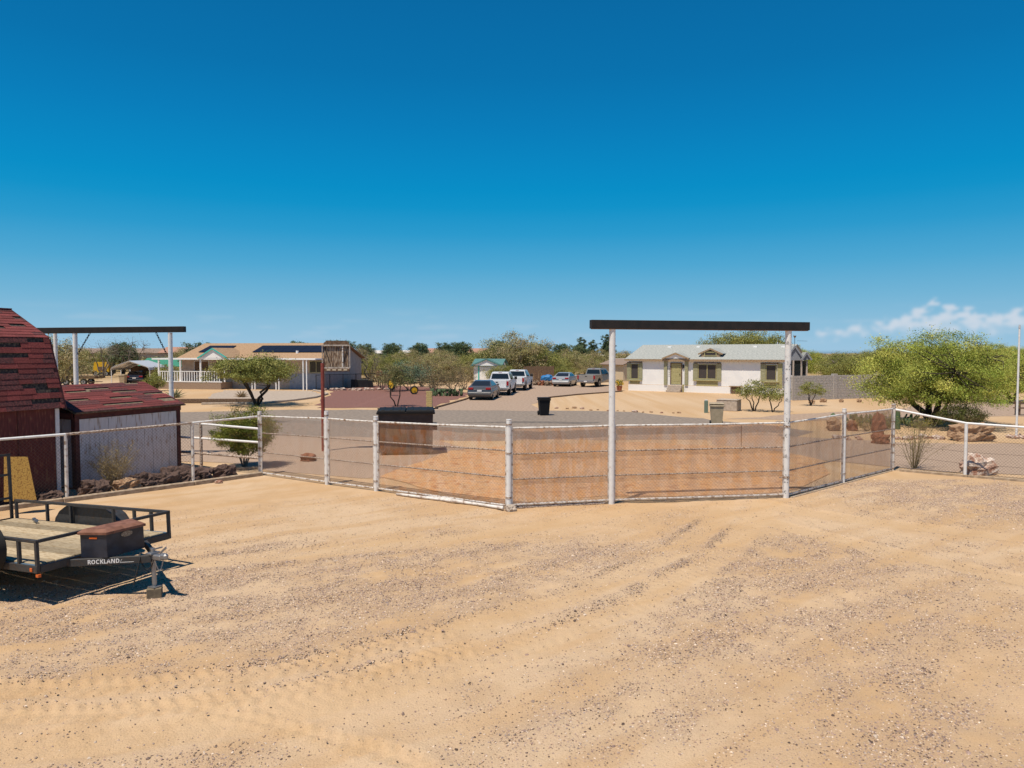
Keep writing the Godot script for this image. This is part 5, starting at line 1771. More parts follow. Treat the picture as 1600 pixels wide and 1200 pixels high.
	pbox(c, "side_sheet", M.brownwood, Vector3(4.2, 0.8, -2.0), Vector3(0.05, 1.6, 4.0))
	pbox(c, "rear_sheet", M.brownwood, Vector3(2.1, 1.0, -4.1), Vector3(4.2, 2.0, 0.05))
	car("dark blue car parked under the white-edged carport", "sedan", Vector3(-41.8, 0, -80.8), -0.35, M.cardark)
	# green-roofed outbuilding
	var g := thing("green_roof_shed", "low outbuilding with green metal roof behind the carport", "shed", Vector3(-48.3, 0, -95.0), 0.0)
	gable_box(g, 12.5, 5.0, 1.7, 2.75, M.cream, M.greenroof, 0.3)
	# flatbed with lumber and yellow machine
	var fb := thing("flatbed_trailer", "old brown flatbed trailer loaded with boards in the sand lot", "trailer", Vector3(-47.5, 0, -80.0), 0.0)
	pbox(fb, "deck", M.brownwood, Vector3(0, 0.85, 0), Vector3(4.6, 0.3, 1.8), 0.02)
	for k in 4:
		pbox(fb, "board", M.cream if k % 2 else M.fascia, Vector3(-0.3 + k * 0.2, 0.33 + 0.0 * k, 0.5 - k * 0.3), Vector3(4.2, 0.08, 0.25))
	for q in [[-0.9, 0.7], [1.0, 0.7], [-0.9, -0.7], [1.0, -0.7]]:
		wheel(fb, Vector3(q[0], 0.36, q[1]), 0.36, 0.2, Vector3(0, 0, 1))
	var ym := thing("yellow_machine", "yellow machine housing in the sand lot behind the flatbed", "machine", Vector3(-61.5, 0, -110.0), 0.0)
	var yb := MB.new()
	yb.hull(PackedVector2Array([Vector2(-1.2, 0.6), Vector2(1.2, 0.6), Vector2(1.05, 2.1), Vector2(-1.0, 2.1)]), func(_p): return 0.7)
	obj("housing", yb, M.yellow, ym)
	pbox(ym, "grille", M.brownwood, Vector3(0.1, 1.1, 0.71), Vector3(1.0, 0.6, 0.05))
	pbox(ym, "chassis", M.blacktrim, Vector3(0, 0.45, 0), Vector3(2.6, 0.3, 1.4))
	for q in [[-0.8, 0.6], [0.8, 0.6], [-0.8, -0.6], [0.8, -0.6]]:
		wheel(ym, Vector3(q[0], 0.38, q[1]), 0.38, 0.2, Vector3(0, 0, 1))
	ptube(ym, "exhaust", M.blacktrim, [Vector3(1.5, 0.6, -0.2), Vector3(1.5, 3.0, -0.2)], 0.22, 8)
	pbox(ym, "exhaust_mount", M.blacktrim, Vector3(1.3, 0.7, -0.2), Vector3(0.5, 0.2, 0.3))

func build_far_buildings() -> void:
	var ts := thing("garden_shed", "small white shed with turquoise gable roof behind the white pickup", "shed", Vector3(-4.4, 0, -84.0), -0.25)
	gable_box(ts, 3.2, 2.6, 2.0, 2.75, M.whitewall, M.shedteal, 0.25)
	ts.rotation.y = -0.25
	pbox(ts, "door", M.skirt, Vector3(1.5, 0.95, 0.02), Vector3(1.3, 1.8, 0.05))
	pbox(ts, "door_trim", M.teal, Vector3(0.6, 1.0, 0.02), Vector3(0.14, 2.0, 0.06))
	small_gable(ts, -0.3, 3.5, 2.0, 2.8, 0.35, -1.2, M.whitewall, M.shedteal, M.shedteal)
	var wb := thing("board_fence", "brown board fence behind the second white pickup", "fence", Vector3(1.5, 0, -86.0), 0.0)
	for k in 12:
		pbox(wb, "board", M.brownwood, Vector3(k * 0.3, 0.95 + 0.03 * (k % 3), 0), Vector3(0.28, 1.9, 0.04))
	var fd := [[-24.0, -205.0, 22.0, 3.4, 4.6, M.farred, "far house with wide pink-brown roof above the scrub"], [-36.0, -190.0, 12.0, 3.2, 4.0, M.farroof, "far low building with pale roof above the scrub"], [3.5, -150.0, 18.0, 2.6, 3.1, M.farroof, "long low far building with white roof behind the mesquites"], [-100.0, -165.0, 20.0, 3.3, 4.4, M.farbrown, "far house with brown roof beyond the sand lot"], [-72.0, -150.0, 10.0, 3.4, 4.6, M.farred, "far house with salmon roof behind the green trees"]]
	for q in fd:
		var h := thing("far_house", q[6], "house", Vector3(q[0], 0, q[1]), 0.1)
		gable_box(h, q[2], 9.0, q[3], q[4], M.beigewall, q[5], 0.5)
	var bt := thing("tarp_bundle", "blue tarp bundle in the yard beyond the driveway", "tarp", Vector3(3.9, 0, -81.5))
	obj("tarp", rock_mesh(500, Vector3(0.75, 0.55, 0.6), 0.2), M.bluetarp, bt).position.y = 0.55
	pbox(bt, "pallet", M.brownwood, Vector3(0, 0.08, 0), Vector3(1.5, 0.16, 1.2))
	for k in 7:
		var jk := thing("junk_pile", "heap of rusty scrap and timber beyond the driveway", "scrap", Vector3(2.6 + k * 0.62, 0, -79.0 + (k % 3) * 0.5), k * 0.9, "scrap heaps beyond the driveway")
		obj("heap", rock_mesh(510 + k, Vector3(0.42, 0.32, 0.4), 0.6), M.redrock if k % 2 else M.oldboard, jk).position.y = 0.2
		pbox(jk, "plank", M.fascia, Vector3(0, 0.36, 0), Vector3(1.1, 0.08, 0.14), 0.0, Basis(Vector3.BACK, 0.25 * sin(k * 2.0)))
	var gp := thing("barbecue_post", "rust-orange metal garden ornament on a post at the yard edge", "ornament", Vector3(-13.9, 0, -76.0))
	pbox(gp, "post", M.brownwood, Vector3(0, 0.5, 0), Vector3(0.12, 1.0, 0.12))
	pbox(gp, "box", M.redrock, Vector3(0.1, 1.3, 0), Vector3(0.6, 0.7, 0.5), 0.05)

# ---------------------------------------------------------------- vehicles
func car(label: String, kind: String, at: Vector3, heading: float, paint: Material, group := "") -> void:
	var name_ := "parked_sedan" if kind == "sedan" else "parked_pickup"
	var t := thing(name_, label, "car" if kind == "sedan" else "pickup truck", at, PI / 2 - heading, group)
	if kind == "sedan":
		# half of the body width in metres at an outline point
		var half_width := func(p: Vector2) -> float:
			if p.y > 1.0:
				return lerpf(0.86, 0.60, clampf((p.y - 1.0) / 0.44, 0, 1))
			if p.y < 0.4:
				return 0.84
			return lerpf(0.91, 0.86, clampf((p.y - 0.7) / 0.3, 0, 1))
		var b := MB.new()
		b.hull(PackedVector2Array([Vector2(0.06, 0.30), Vector2(0.0, 0.52), Vector2(0.03, 0.75), Vector2(0.10, 0.99), Vector2(0.20, 1.04), Vector2(0.62, 1.06), Vector2(1.38, 1.40), Vector2(1.95, 1.46), Vector2(2.55, 1.42), Vector2(3.35, 1.05), Vector2(4.35, 0.90), Vector2(4.68, 0.70), Vector2(4.72, 0.40), Vector2(4.6, 0.26), Vector2(3.98, 0.22), Vector2(3.9, 0.50), Vector2(3.6, 0.64), Vector2(3.3, 0.50), Vector2(3.22, 0.22), Vector2(1.28, 0.22), Vector2(1.2, 0.50), Vector2(0.9, 0.64), Vector2(0.6, 0.50), Vector2(0.52, 0.24)] ), half_width)
		obj("body", b, paint, t)
		var g := MB.new()
		g.quad(Vector3(0.645, 1.085, 0.70), Vector3(1.345, 1.395, 0.58), Vector3(1.345, 1.395, -0.58), Vector3(0.645, 1.085, -0.70))
		obj("rear_window", g, M.darkglass, t)
		var f := MB.new()
		f.quad(Vector3(3.30, 1.085, -0.72), Vector3(2.60, 1.41, -0.58), Vector3(2.60, 1.41, 0.58), Vector3(3.30, 1.085, 0.72))
		obj("windscreen", f, M.darkglass, t)
		for s in [-1.0, 1.0]:
			for q in [[[0.95, 1.07], [1.40, 1.345], [1.88, 1.385], [1.88, 1.07]], [[1.95, 1.07], [1.95, 1.39], [2.48, 1.36], [3.12, 1.07]]]:
				var sw := MB.new()
				var c: Array[Vector3] = []
				for k in 4:
					var p := Vector2(q[k][0], q[k][1])
					c.append(Vector3(p.x, p.y, s * (half_width.call(p) + 0.008)))
				sw.quad(c[0], c[1], c[2], c[3])
				obj("side_window", sw, M.darkglass, t)
			pbox(t, "tail_light", M.taillight, Vector3(0.06, 0.88, s * 0.66), Vector3(0.12, 0.15, 0.38), 0.02)
			pbox(t, "headlight", M.chrome, Vector3(4.58, 0.72, s * 0.66), Vector3(0.2, 0.13, 0.35), 0.02)
			pbox(t, "mirror", paint, Vector3(3.05, 1.08, s * 0.97), Vector3(0.14, 0.13, 0.2), 0.03)
			for x in [0.9, 3.6]:
				wheel(t, Vector3(x, 0.32, s * 0.80), 0.32, 0.21, Vector3(0, 0, 1))
		pbox(t, "rear_bumper", paint, Vector3(0.04, 0.50, 0), Vector3(0.16, 0.22, 1.76), 0.05)
		pbox(t, "number_plate", M.white, Vector3(-0.012, 0.72, 0), Vector3(0.02, 0.13, 0.34))
		pbox(t, "chrome_strip", M.chrome, Vector3(0.02, 0.80, 0), Vector3(0.03, 0.03, 0.9))
		pbox(t, "underbody", M.blacktrim, Vector3(2.3, 0.27, 0), Vector3(4.1, 0.16, 1.5))
	else:
		# half of the body width in metres at an outline point
		var half_width := func(p: Vector2) -> float:
			if p.y > 1.22:
				return lerpf(0.92, 0.70, clampf((p.y - 1.22) / 0.65, 0, 1))
			if p.y < 0.6:
				return 0.93
			return 0.98
		# cab and bonnet
		var b := MB.new()
		b.hull(PackedVector2Array([Vector2(1.95, 0.45), Vector2(1.95, 1.22), Vector2(2.05, 1.84), Vector2(2.3, 1.90), Vector2(3.4, 1.90), Vector2(3.75, 1.84), Vector2(4.35, 1.26), Vector2(5.6, 1.16), Vector2(5.78, 0.95), Vector2(5.8, 0.55), Vector2(5.45, 0.45), Vector2(5.3, 0.85), Vector2(4.95, 0.98), Vector2(4.6, 0.85), Vector2(4.45, 0.45)] ), half_width)
		obj("cab", b, paint, t)
		# bed sides, tailgate, floor
		for s in [-1.0, 1.0]:
			var sb := MB.new()
			sb.hull(PackedVector2Array([Vector2(0.06, 0.62), Vector2(0.06, 1.27), Vector2(1.93, 1.27), Vector2(1.93, 0.48), Vector2(1.72, 0.48), Vector2(1.6, 0.85), Vector2(1.27, 0.98), Vector2(0.93, 0.85), Vector2(0.8, 0.55), Vector2(0.2, 0.55)]), func(_p): return 0.05)
			var so := obj("bed_side", sb, paint, t)
			so.position.z = s * 0.925
			pbox(t, "tail_light", M.taillight, Vector3(0.045, 1.02, s * 0.885), Vector3(0.08, 0.36, 0.17), 0.02)
			pbox(t, "mirror", M.blacktrim, Vector3(4.0, 1.35, s * 1.10), Vector3(0.14, 0.26, 0.24), 0.03)
			pbox(t, "headlight", M.chrome, Vector3(5.72, 0.95, s * 0.75), Vector3(0.14, 0.22, 0.36), 0.02)
			for q in [[[2.15, 1.28], [2.22, 1.74], [2.85, 1.76], [2.85, 1.28]], [[2.93, 1.28], [2.93, 1.76], [3.62, 1.72], [4.05, 1.28]]]:
				var sw := MB.new()
				var c: Array[Vector3] = []
				for k in 4:
					var p := Vector2(q[k][0], q[k][1])
					c.append(Vector3(p.x, p.y, s * (half_width.call(p) + 0.01)))
				sw.quad(c[0], c[1], c[2], c[3])
				obj("side_window", sw, M.darkglass, t)
			for x in [1.27, 4.95]:
				wheel(t, Vector3(x, 0.40, s * 0.86), 0.40, 0.27, Vector3(0, 0, 1))
			pbox(t, "wheel_arch", M.blacktrim, Vector3(1.27, 0.7, s * 0.72), Vector3(0.8, 0.5, 0.3))
		pbox(t, "tailgate", paint, Vector3(0.05, 0.97, 0), Vector3(0.09, 0.58, 1.60), 0.015)
		pbox(t, "tailgate_handle", M.blacktrim, Vector3(-0.002, 1.12, 0), Vector3(0.02, 0.07, 0.2), 0.005)
		pbox(t, "bed_floor", M.blacktrim, Vector3(1.0, 0.72, 0), Vector3(1.85, 0.06, 1.76))
		pbox(t, "rear_bumper", M.chrome, Vector3(-0.06, 0.58, 0), Vector3(0.18, 0.2, 1.88), 0.03)
		pbox(t, "number_plate", M.white, Vector3(-0.156, 0.6, 0), Vector3(0.012, 0.13, 0.32))
		pbox(t, "underbody", M.blacktrim, Vector3(2.8, 0.48, 0), Vector3(5.0, 0.2, 1.3))
		var rw := MB.new()
		rw.quad(Vector3(1.962, 1.32, 0.76), Vector3(2.03, 1.76, 0.66), Vector3(2.03, 1.76, -0.66), Vector3(1.962, 1.32, -0.76))
		obj("rear_window", rw, M.darkglass, t)
		var ws := MB.new()
		ws.quad(Vector3(4.32, 1.31, -0.80), Vector3(3.80, 1.80, -0.66), Vector3(3.80, 1.80, 0.66), Vector3(4.32, 1.31, 0.80))
		obj("windscreen", ws, M.darkglass, t)
		pbox(t, "brake_lamp", M.taillight, Vector3(2.06, 1.85, 0), Vector3(0.03, 0.04, 0.3))

func build_vehicles() -> void:
	car("dark grey sedan parked nearest the red gravel yard", "sedan", Vector3(-2.42, 0, -54.2), 0.12, M.cargrey)
	car("white pickup parked directly ahead of the dark grey sedan", "pickup", Vector3(-1.25, 0, -60.0), 0.12, M.carwhite)
	car("white pickup parked beyond the other white pickup", "pickup", Vector3(0.15, 0, -67.6), 0.17, M.carwhite)
	car("silver sedan parked between the scrap heap and the silver pickup", "sedan", Vector3(5.0, 0, -75.5), 0.30, M.carsilver)
	car("silver-beige pickup parked beside the white house", "pickup", Vector3(7.55, 0, -74.6), 0.5, M.carpewter)

# ---------------------------------------------------------------- plants
func leaf_ball(sd: int, ce: Vector3, r: Vector3, n: int, size: float, cols: Array) -> MB:
	var b := MB.new()
	var g := RandomNumberGenerator.new()
	g.seed = sd
	for i in n:
		var d := Vector3(g.randfn(), g.randfn(), g.randfn()).normalized() * pow(g.randf(), 0.4)
		b.col = (cols[g.randi() % cols.size()] as Color) * g.randf_range(0.75, 1.25)
		leaf(b, g, ce + d * r, size)
	return b

func leaf(b: MB, g: RandomNumberGenerator, p: Vector3, size: float) -> void:
	var u := Vector3(g.randfn(), g.randfn(), g.randfn()).normalized()
	var w := u.cross(Vector3(g.randfn(), g.randfn(), g.randfn())).normalized()
	var s := size * g.randf_range(0.6, 1.4)
	b.tri(p - u * s, p + u * s * 0.3 + w * s * 0.45, p + u * s * 0.9 - w * s * 0.35)

# crown: half sizes; y0 height of the crown's middle
func tree(called: String, label: String, category: String, sd: int, stems: int, y0: float, crown: Vector3, clumps: int, per: int, lsize: float, cols: Array, bark: Material, trunk_r: float, group := "", lean := 0.25, dropy := 0.0, csize := 0.16) -> Node3D:
	var t := thing(called, label, category, Vector3.ZERO, 0.0, group)
	var g := RandomNumberGenerator.new()
	g.seed = sd
	var f := fbm(sd, 1.1, 3)
	var wood := MB.new()
	var limbs := []
	for k in stems:
		var an := TAU * (k + g.randf() * 0.6) / stems
		var out := Vector3(cos(an), 0, sin(an))
		var reach := crown.x * g.randf_range(0.45, 0.75)
		var top := Vector3(out.x * reach, y0 + crown.y * g.randf_range(-0.1, 0.45), out.z * reach * crown.z / crown.x)
		var pts := []
		for i in 7:
			var u := i / 6.0
			var p := Vector3(out.x * 0.04, 0, out.z * 0.04).lerp(top, u)
			p.y = top.y * pow(u, 0.75 + lean)
			p += Vector3(g.randfn(), g.randfn() * 0.5, g.randfn()) * 0.05 * y0 * sin(u * PI)
			pts.append(p)
		pts[0].y = -0.05
		wood.tube(pts, trunk_r * (1.0 if stems > 1 else 1.4), trunk_r * 0.3, 7)
		limbs.append(pts)
	var cb := MB.new()
	for k in clumps:
		var d := Vector3(g.randfn(), g.randfn(), g.randfn()).normalized()
		var rad := pow(g.randf(), 0.38)
		var wob := 1.0 + 0.5 * f.get_noise_3d(d.x * 1.3, d.y * 1.3, d.z * 1.3)
		wob = clampf(wob, 0.72, 1.2)
		var c := Vector3(d.x * crown.x, d.y * crown.y, d.z * crown.z) * rad * wob
		if c.y < 0:
			c.y *= 0.75
			c.y -= dropy * g.randf() * (c.x * c.x + c.z * c.z) / (crown.x * crown.x)
		c.y += y0
		c.y = maxf(c.y, 0.15)
		# twig from the closest limb point
		var best := Vector3.ZERO
		var bd := 1e9
		for lm in limbs:
			for i in range(3, 7):
				var dd: float = (lm[i] - c).length_squared()
				if dd < bd:
					bd = dd
					best = lm[i]
		if k % 2 == 0:
			var mid := (best + c) * 0.5 + Vector3(g.randfn(), g.randfn() + 0.5, g.randfn()) * 0.06 * crown.x
			wood.tube([best, mid, c], trunk_r * 0.22, trunk_r * 0.05, 4, false)
		var cr := crown.x * csize * g.randf_range(0.6, 1.35)
		var tint: Color = (cols[g.randi() % cols.size()] as Color) * g.randf_range(0.8, 1.2)
		for i in per:
			var e := Vector3(g.randfn(), g.randfn() * 0.6, g.randfn()) * cr * 0.62
			cb.col = tint * g.randf_range(0.8, 1.22)
			leaf(cb, g, c + e, lsize)
	obj("trunk", wood, bark, t)
	obj("crown", cb, M.leaf, t)
	return t

func stick_plant(called: String, label: String, at: Vector3, sd: int, n: int, hgt: float, spread: float, m: Material, cols: Array, leaves: int, lsize: float) -> void:
	var t := thing(called, label, "plant", at)
	var g := RandomNumberGenerator.new()
	g.seed = sd
	var b := MB.new()
	var lb := MB.new()
	for k in n:
		var an := g.randf() * TAU
		var o := Vector3(cos(an), 0, sin(an))
		var hh := hgt * g.randf_range(0.45, 1.0)
		var sp := g.randf_range(0.15, 1.1)
		var pts := []
		for i in 5:
			var u := i / 4.0
			pts.append(o * (0.05 + spread * sp * u * (0.5 + 0.5 * u)) + Vector3(g.randfn() * 0.03, hh * u + g.randfn() * 0.01, g.randfn() * 0.03) * minf(1.0, u * 3.0 + 0.0))
		b.tube(pts, 0.008, 0.003, 4, false)
		for i in 8:
			var p: Vector3 = (pts[1] as Vector3).lerp(pts[4], g.randf())
			b.tube([p, p + Vector3(g.randfn() * 0.10, g.randf_range(0.04, 0.16), g.randfn() * 0.10)], 0.004, 0.002, 3, false)
		for i in leaves:
			lb.col = (cols[g.randi() % cols.size()] as Color) * g.randf_range(0.8, 1.2)
			var p: Vector3 = (pts[2] as Vector3).lerp(pts[4], g.randf())
			leaf(lb, g, p + Vector3(g.randfn(), g.randfn(), g.randfn()) * 0.07, lsize)
	obj("stems", b, m, t)
	if leaves > 0:
		obj("leaves", lb, M.leaf, t)

func prickly_pear(label: String, at: Vector3, sd: int, n: int, spread: Vector2) -> void:
	var t := thing("prickly_pear", label, "cactus", at)
	var g := RandomNumberGenerator.new()
	g.seed = sd
	var sm := SphereMesh.new()
	sm.radius = 0.5
	sm.height = 1.0
	sm.radial_segments = 10
	sm.rings = 6
	for k in n:
		var o := obj("pad", sm, M.cactus, t)
		var lv := k % 3
		o.position = Vector3(g.randf_range(-1, 1) * spread.x, 0.13 + lv * 0.17, g.randf_range(-1, 1) * spread.y)
		o.basis = Basis.from_euler(Vector3(g.randf_range(-0.5, 0.5), g.randf() * TAU, g.randf_range(-0.5, 0.5))).scaled_local(Vector3(0.24, 0.33, 0.07))

func agave(label: String, at: Vector3, sd: int, r: float, m: Material) -> void:
	var t := thing("agave", label, "plant", at)
	var g := RandomNumberGenerator.new()
	g.seed = sd
	for k in 22:
		var an := k * 2.4
		var el := lerpf(0.25, 1.3, k / 22.0)
		var d := Vector3(cos(an) * cos(el), sin(el), sin(an) * cos(el))
		var b := MB.new()
		b.tube([Vector3.ZERO, d * r * 0.5, d * r + Vector3(0, -0.08, 0)], r * 0.09, 0.004, 5)
		obj("leaf", b, m, t)

func build_plants() -> void:
	var mes := [Color(0.27, 0.28, 0.085), Color(0.33, 0.32, 0.11), Color(0.21, 0.225, 0.065)]
	var pale := [Color(0.35, 0.315, 0.15), Color(0.40, 0.345, 0.175), Color(0.30, 0.28, 0.12), Color(0.37, 0.285, 0.17)]
	var bright := [Color(0.32, 0.37, 0.075), Color(0.40, 0.43, 0.10), Color(0.25, 0.31, 0.06), Color(0.46, 0.45, 0.11)]
	var dark := [Color(0.11, 0.15, 0.08), Color(0.145, 0.18, 0.095), Color(0.09, 0.13, 0.065)]
	var dry := [Color(0.24, 0.18, 0.10), Color(0.20, 0.17, 0.08), Color(0.28, 0.21, 0.12)]
	# big tree on the island
	var big := tree("mesquite_tree", "big bright-green tree with leaning dark trunk behind the boulders", "tree", 7, 4, 2.5, Vector3(3.4, 1.95, 3.2), 480, 250, 0.044, bright, M.bark, 0.17, "", 0.1, 1.0, 0.13)
	big.position = Vector3(20.8, 0, -36.0)
	var b2 := copy(big, Vector3(35.6, 0, -52.0), 2.1, 0.78, "big bright-green tree standing behind the flagpole")
	b2.set_meta("group", "")
	b2.remove_meta("group")
	# spreading tree before the solar house
	var lt := tree("mesquite_tree", "spreading green tree with dark forked trunk before the solar-roofed house", "tree", 17, 4, 2.35, Vector3(2.9, 0.95, 2.4), 230, 100, 0.07, mes, M.bark, 0.11, "", 0.15, 0.3, 0.13)
	lt.position = Vector3(-17.1, 0, -48.9)
	# small trees in the sand yard
	var s1 := tree("young_tree", "young feathery tree left of its twin in the white house's sand yard", "tree", 27, 3, 1.25, Vector3(1.15, 0.6, 1.0), 46, 60, 0.055, mes, M.bark, 0.045, "", 0.2, 0.0, 0.2)
	s1.position = Vector3(14.75, 0, -44.4)
	copy(s1, Vector3(15.75, 0, -44.0), 2.0, 0.86, "young feathery tree next to the chipped gate post, in the sand yard")
	copy(s1, Vector3(20.0, 0, -48.9), 4.1, 0.85, "young feathery tree alone before the grey block wall")
	# prototypes of the desert trees behind
	var pa := tree("desert_tree", "yellow-green desert tree in the scrub belt behind the driveway", "tree", 37, 5, 2.3, Vector3(2.9, 1.6, 2.9), 170, 120, 0.07, pale, M.greybark, 0.09, "scrub belt trees", 0.3, 0.6, 0.17)
	var pb := tree("desert_tree", "yellow-green desert tree in the scrub belt behind the driveway", "tree", 47, 4, 2.0, Vector3(3.0, 1.3, 2.8), 170, 120, 0.07, mes, M.greybark, 0.09, "scrub belt trees", 0.3, 0.8, 0.17)
	var dk := tree("dark_tree", "dark-green bushy tree rising on the skyline above the scrub", "tree", 57, 3, 3.4, Vector3(2.3, 2.0, 2.2), 150, 70, 0.13, dark, M.bark, 0.14, "dark skyline trees", 0.2, 0.3, 0.18)
	var br := tree("bare_tree", "bare grey twiggy tree beyond the sand lot", "tree", 67, 5, 2.8, Vector3(2.4, 2.0, 2.2), 190, 4, 0.05, dry, M.greybark, 0.085, "bare twiggy trees", 0.1, 0.0, 0.2)
	var gm := tree("gum_tree", "tall slim dark tree on the skyline behind the cream shed", "tree", 77, 2, 4.6, Vector3(1.3, 2.6, 1.3), 90, 70, 0.14, dark, M.bark, 0.13, "tall slim skyline trees", 0.5, 0.3, 0.22)
	var sb := tree("dry_shrub", "brown dry shrub at the edge of the red gravel yard", "shrub", 87, 7, 1.2, Vector3(1.3, 1.0, 1.2), 110, 26, 0.05, dry, M.greybark, 0.03, "dry shrubs by the red gravel yard", 0.2, 0.0, 0.2)
	# first of each moves into its place, the rest are copies
	var belt := [[-11.6, -84.5, 0.6], [-1.3, -79.6, 0.62], [-10.5, -86, 0.74], [-13.5, -92, 0.81], [-7.6, -90, 0.7], [-16.5, -88, 0.85], [-9.0, -99, 0.89], [-5.2, -97, 0.81], [-14.5, -104, 0.93], [-2.4, -91, 1.2], [0.6, -90, 1.43], [3.4, -92, 1.24], [-1.0, -101, 1.04], [5.4, -99, 0.89], [8.0, -103, 0.96], [11.0, -107, 0.89], [16.0, -105, 0.89], [-19.5, -101, 0.89], [-11.5, -112, 0.96], [-6.2, -118, 0.96], [5.2, -112, 0.93], [9.8, -118, 1.0], [14.2, -120, 0.96], [-18.0, -116, 1.04], [1.0, -116, 1.0], [18.5, -115, 0.89], [-12.3, -82, 0.55], [-8.6, -80, 0.52], [-3.9, -88, 0.59], [6.3, -90, 0.59], [10.2, -96, 0.67]]
	for i in belt.size():
		var q: Array = belt[i]
		var src: Node3D = pa if i % 2 == 0 else pb
		var at := Vector3(q[0], 0, q[1])
		if i < 2:
			src.position = at
			src.scale = Vector3.ONE * q[2]
		else:
			copy(src, at, i * 1.37, q[2])
	# left side: palo verdes round the sand lot
	var lg := "yellow-green trees round the sand lot"
	var ll := "yellow-green desert tree at the sand lot beyond the red sheds"
	for q in [[-41.5, -66.0, 1.2, 0], [-46.5, -71.0, 1.0, 1], [-62.0, -92.0, 1.0, 0], [-50.5, -112.0, 1.0, 0], [-70.0, -104.0, 1.0, 1], [-47.0, -108.0, 0.95, 0], [-58.0, -128.0, 1.0, 1], [-40.0, -98.0, 1.0, 0], [-76.0, -130.0, 1.1, 1], [-73.0, -134.0, 1.1, 0]]:
		copy(pa if q[3] == 0 else pb, Vector3(q[0], 0, q[1]), q[0], q[2], ll, lg)
	copy(dk, Vector3(-38.0, 0, -89.0), 1.0, 0.9, "dark-green tree behind the solar-roofed house's porch end", "trees behind the solar-roofed house")
	for q in [[-34.2, -96.0, 1.0], [-29.0, -98.0, 0.95], [-23.5, -99.0, 0.98], [-20.5, -97.0, 0.95]]:
		copy(dk if int(q[0]) % 2 else pa, Vector3(q[0], 0, q[1]), q[0], q[2], "green treetop showing above the solar-roofed house", "trees behind the solar-roofed house")
	copy(dk, Vector3(-57.5, 0, -108.0), 0.3, 0.95, "round dark-green tree in the sand lot near the yellow machine")
	dk.position = Vector3(-23.0, 0, -140.0)
	for q in [[-17.5, -138.0, 1.0], [-9.8, -142.0, 1.05], [-13.6, -150.0, 1.05], [5.5, -139.0, 0.98], [9.6, -141.0, 0.98], [-2.8, -160.0, 1.15], [13.6, -146.0, 0.95], [-30.0, -150.0, 1.0]]:
		copy(dk, Vector3(q[0], 0, q[1]), q[0] * 1.3, q[2])
	gm.position = Vector3(14.2, 0, -150.0)
	gm.scale = Vector3.ONE * 0.92
	for q in [[16.8, -152.0, 0.85], [19.4, -150.0, 1.0], [21.2, -158.0, 0.92]]:
		copy(gm, Vector3(q[0], 0, q[1]), q[0] * 2.0, q[2])
	br.position = Vector3(-57.0, 0, -102.0)
	br.scale = Vector3.ONE * 1.25
	copy(br, Vector3(-52.5, 0, -101.0), 1.2, 1.35)
	copy(br, Vector3(-18.2, 0, -83.0), 2.2, 1.05, "bare brown twiggy tree at the right end of the solar-roofed house", "bare trees beside the solar-roofed house")
	copy(br, Vector3(-15.6, 0, -79.5), 3.2, 0.95, "bare brown twiggy tree at the right end of the solar-roofed house", "bare trees beside the solar-roofed house")
	copy(br, Vector3(-42.5, 0, -60.0), 0.5, 0.9, "bare twiggy tree beside the distant gate frame's post")
	sb.position = Vector3(-6.6, 0, -63.0)
	for q in [[-5.2, -64.0, 1.1], [-10.8, -66.0, 1.0], [-7.6, -70.0, 1.2], [-12.4, -70.0, 1.1], [-4.6, -70.0, 1.2], [-9.4, -76.0, 1.3]]:
		copy(sb, Vector3(q[0], 0, q[1]), q[0], q[2])
	# behind and right of the white house
	var rt := tree("mesquite_tree", "large dense green tree rising behind the white house's roof", "tree", 97, 4, 3.9, Vector3(5.2, 2.1, 3.6), 300, 120, 0.09, mes, M.bark, 0.2, "", 0.2, 0.5, 0.13)
	rt.position = Vector3(28.0, 0, -87.0)
	for q in [[33.6, -73.5, 0.98, 1], [37.0, -77.0, 1.0, 1], [43.0, -80.0, 1.0, 1], [36.0, -92.0, 1.05, 0], [49.0, -86.0, 1.1, 1], [55.0, -78.0, 1.0, 0], [46.0, -66.0, 0.95, 1], [60.0, -92.0, 1.15, 0], [52.0, -102.0, 1.2, 1], [67.0, -100.0, 1.2, 0]]:
		copy(pb if q[3] else big, Vector3(q[0], 0, q[1]), q[0], q[2] * (1.0 if q[3] else 0.85), "green desert tree beyond the block wall", "trees beyond the block wall")
	# near bushes
	var gb := tree("creosote_bush", "green bush growing behind the white pipe rails", "bush", 107, 9, 1.05, Vector3(0.98, 0.72, 0.85), 420, 110, 0.026, [Color(0.17, 0.20, 0.035), Color(0.24, 0.26, 0.05), Color(0.11, 0.14, 0.03), Color(0.22, 0.18, 0.05)], M.greybark, 0.018, "", 0.1, 0.0, 0.16)
	gb.position = Vector3(-8.35, 0, -22.7)
	var ib := tree("creosote_bush", "olive-brown round bush at the foot of the big bright-green tree", "bush", 117, 8, 0.62, Vector3(1.25, 0.55, 0.9), 150, 70, 0.035, [Color(0.13, 0.13, 0.045), Color(0.16, 0.13, 0.06), Color(0.10, 0.12, 0.035)], M.greybark, 0.02, "", 0.1, 0.0, 0.16)
	ib.position = Vector3(20.6, 0, -33.4)
	stick_plant("dry_weed", "dry straw-coloured weed before the low shed's wall", Vector3(-10.45, 0, -19.05), 3, 70, 1.3, 0.6, M.dryweed, [Color(0.33, 0.26, 0.12), Color(0.24, 0.18, 0.08)], 26, 0.020)
	stick_plant("desert_milkweed", "thin-stemmed yellow-green plant behind the chain-link corner", Vector3(12.45, 0, -22.5), 4, 34, 1.95, 1.0, M.stems, [Color(0.22, 0.24, 0.07), Color(0.36, 0.33, 0.07)], 12, 0.018)
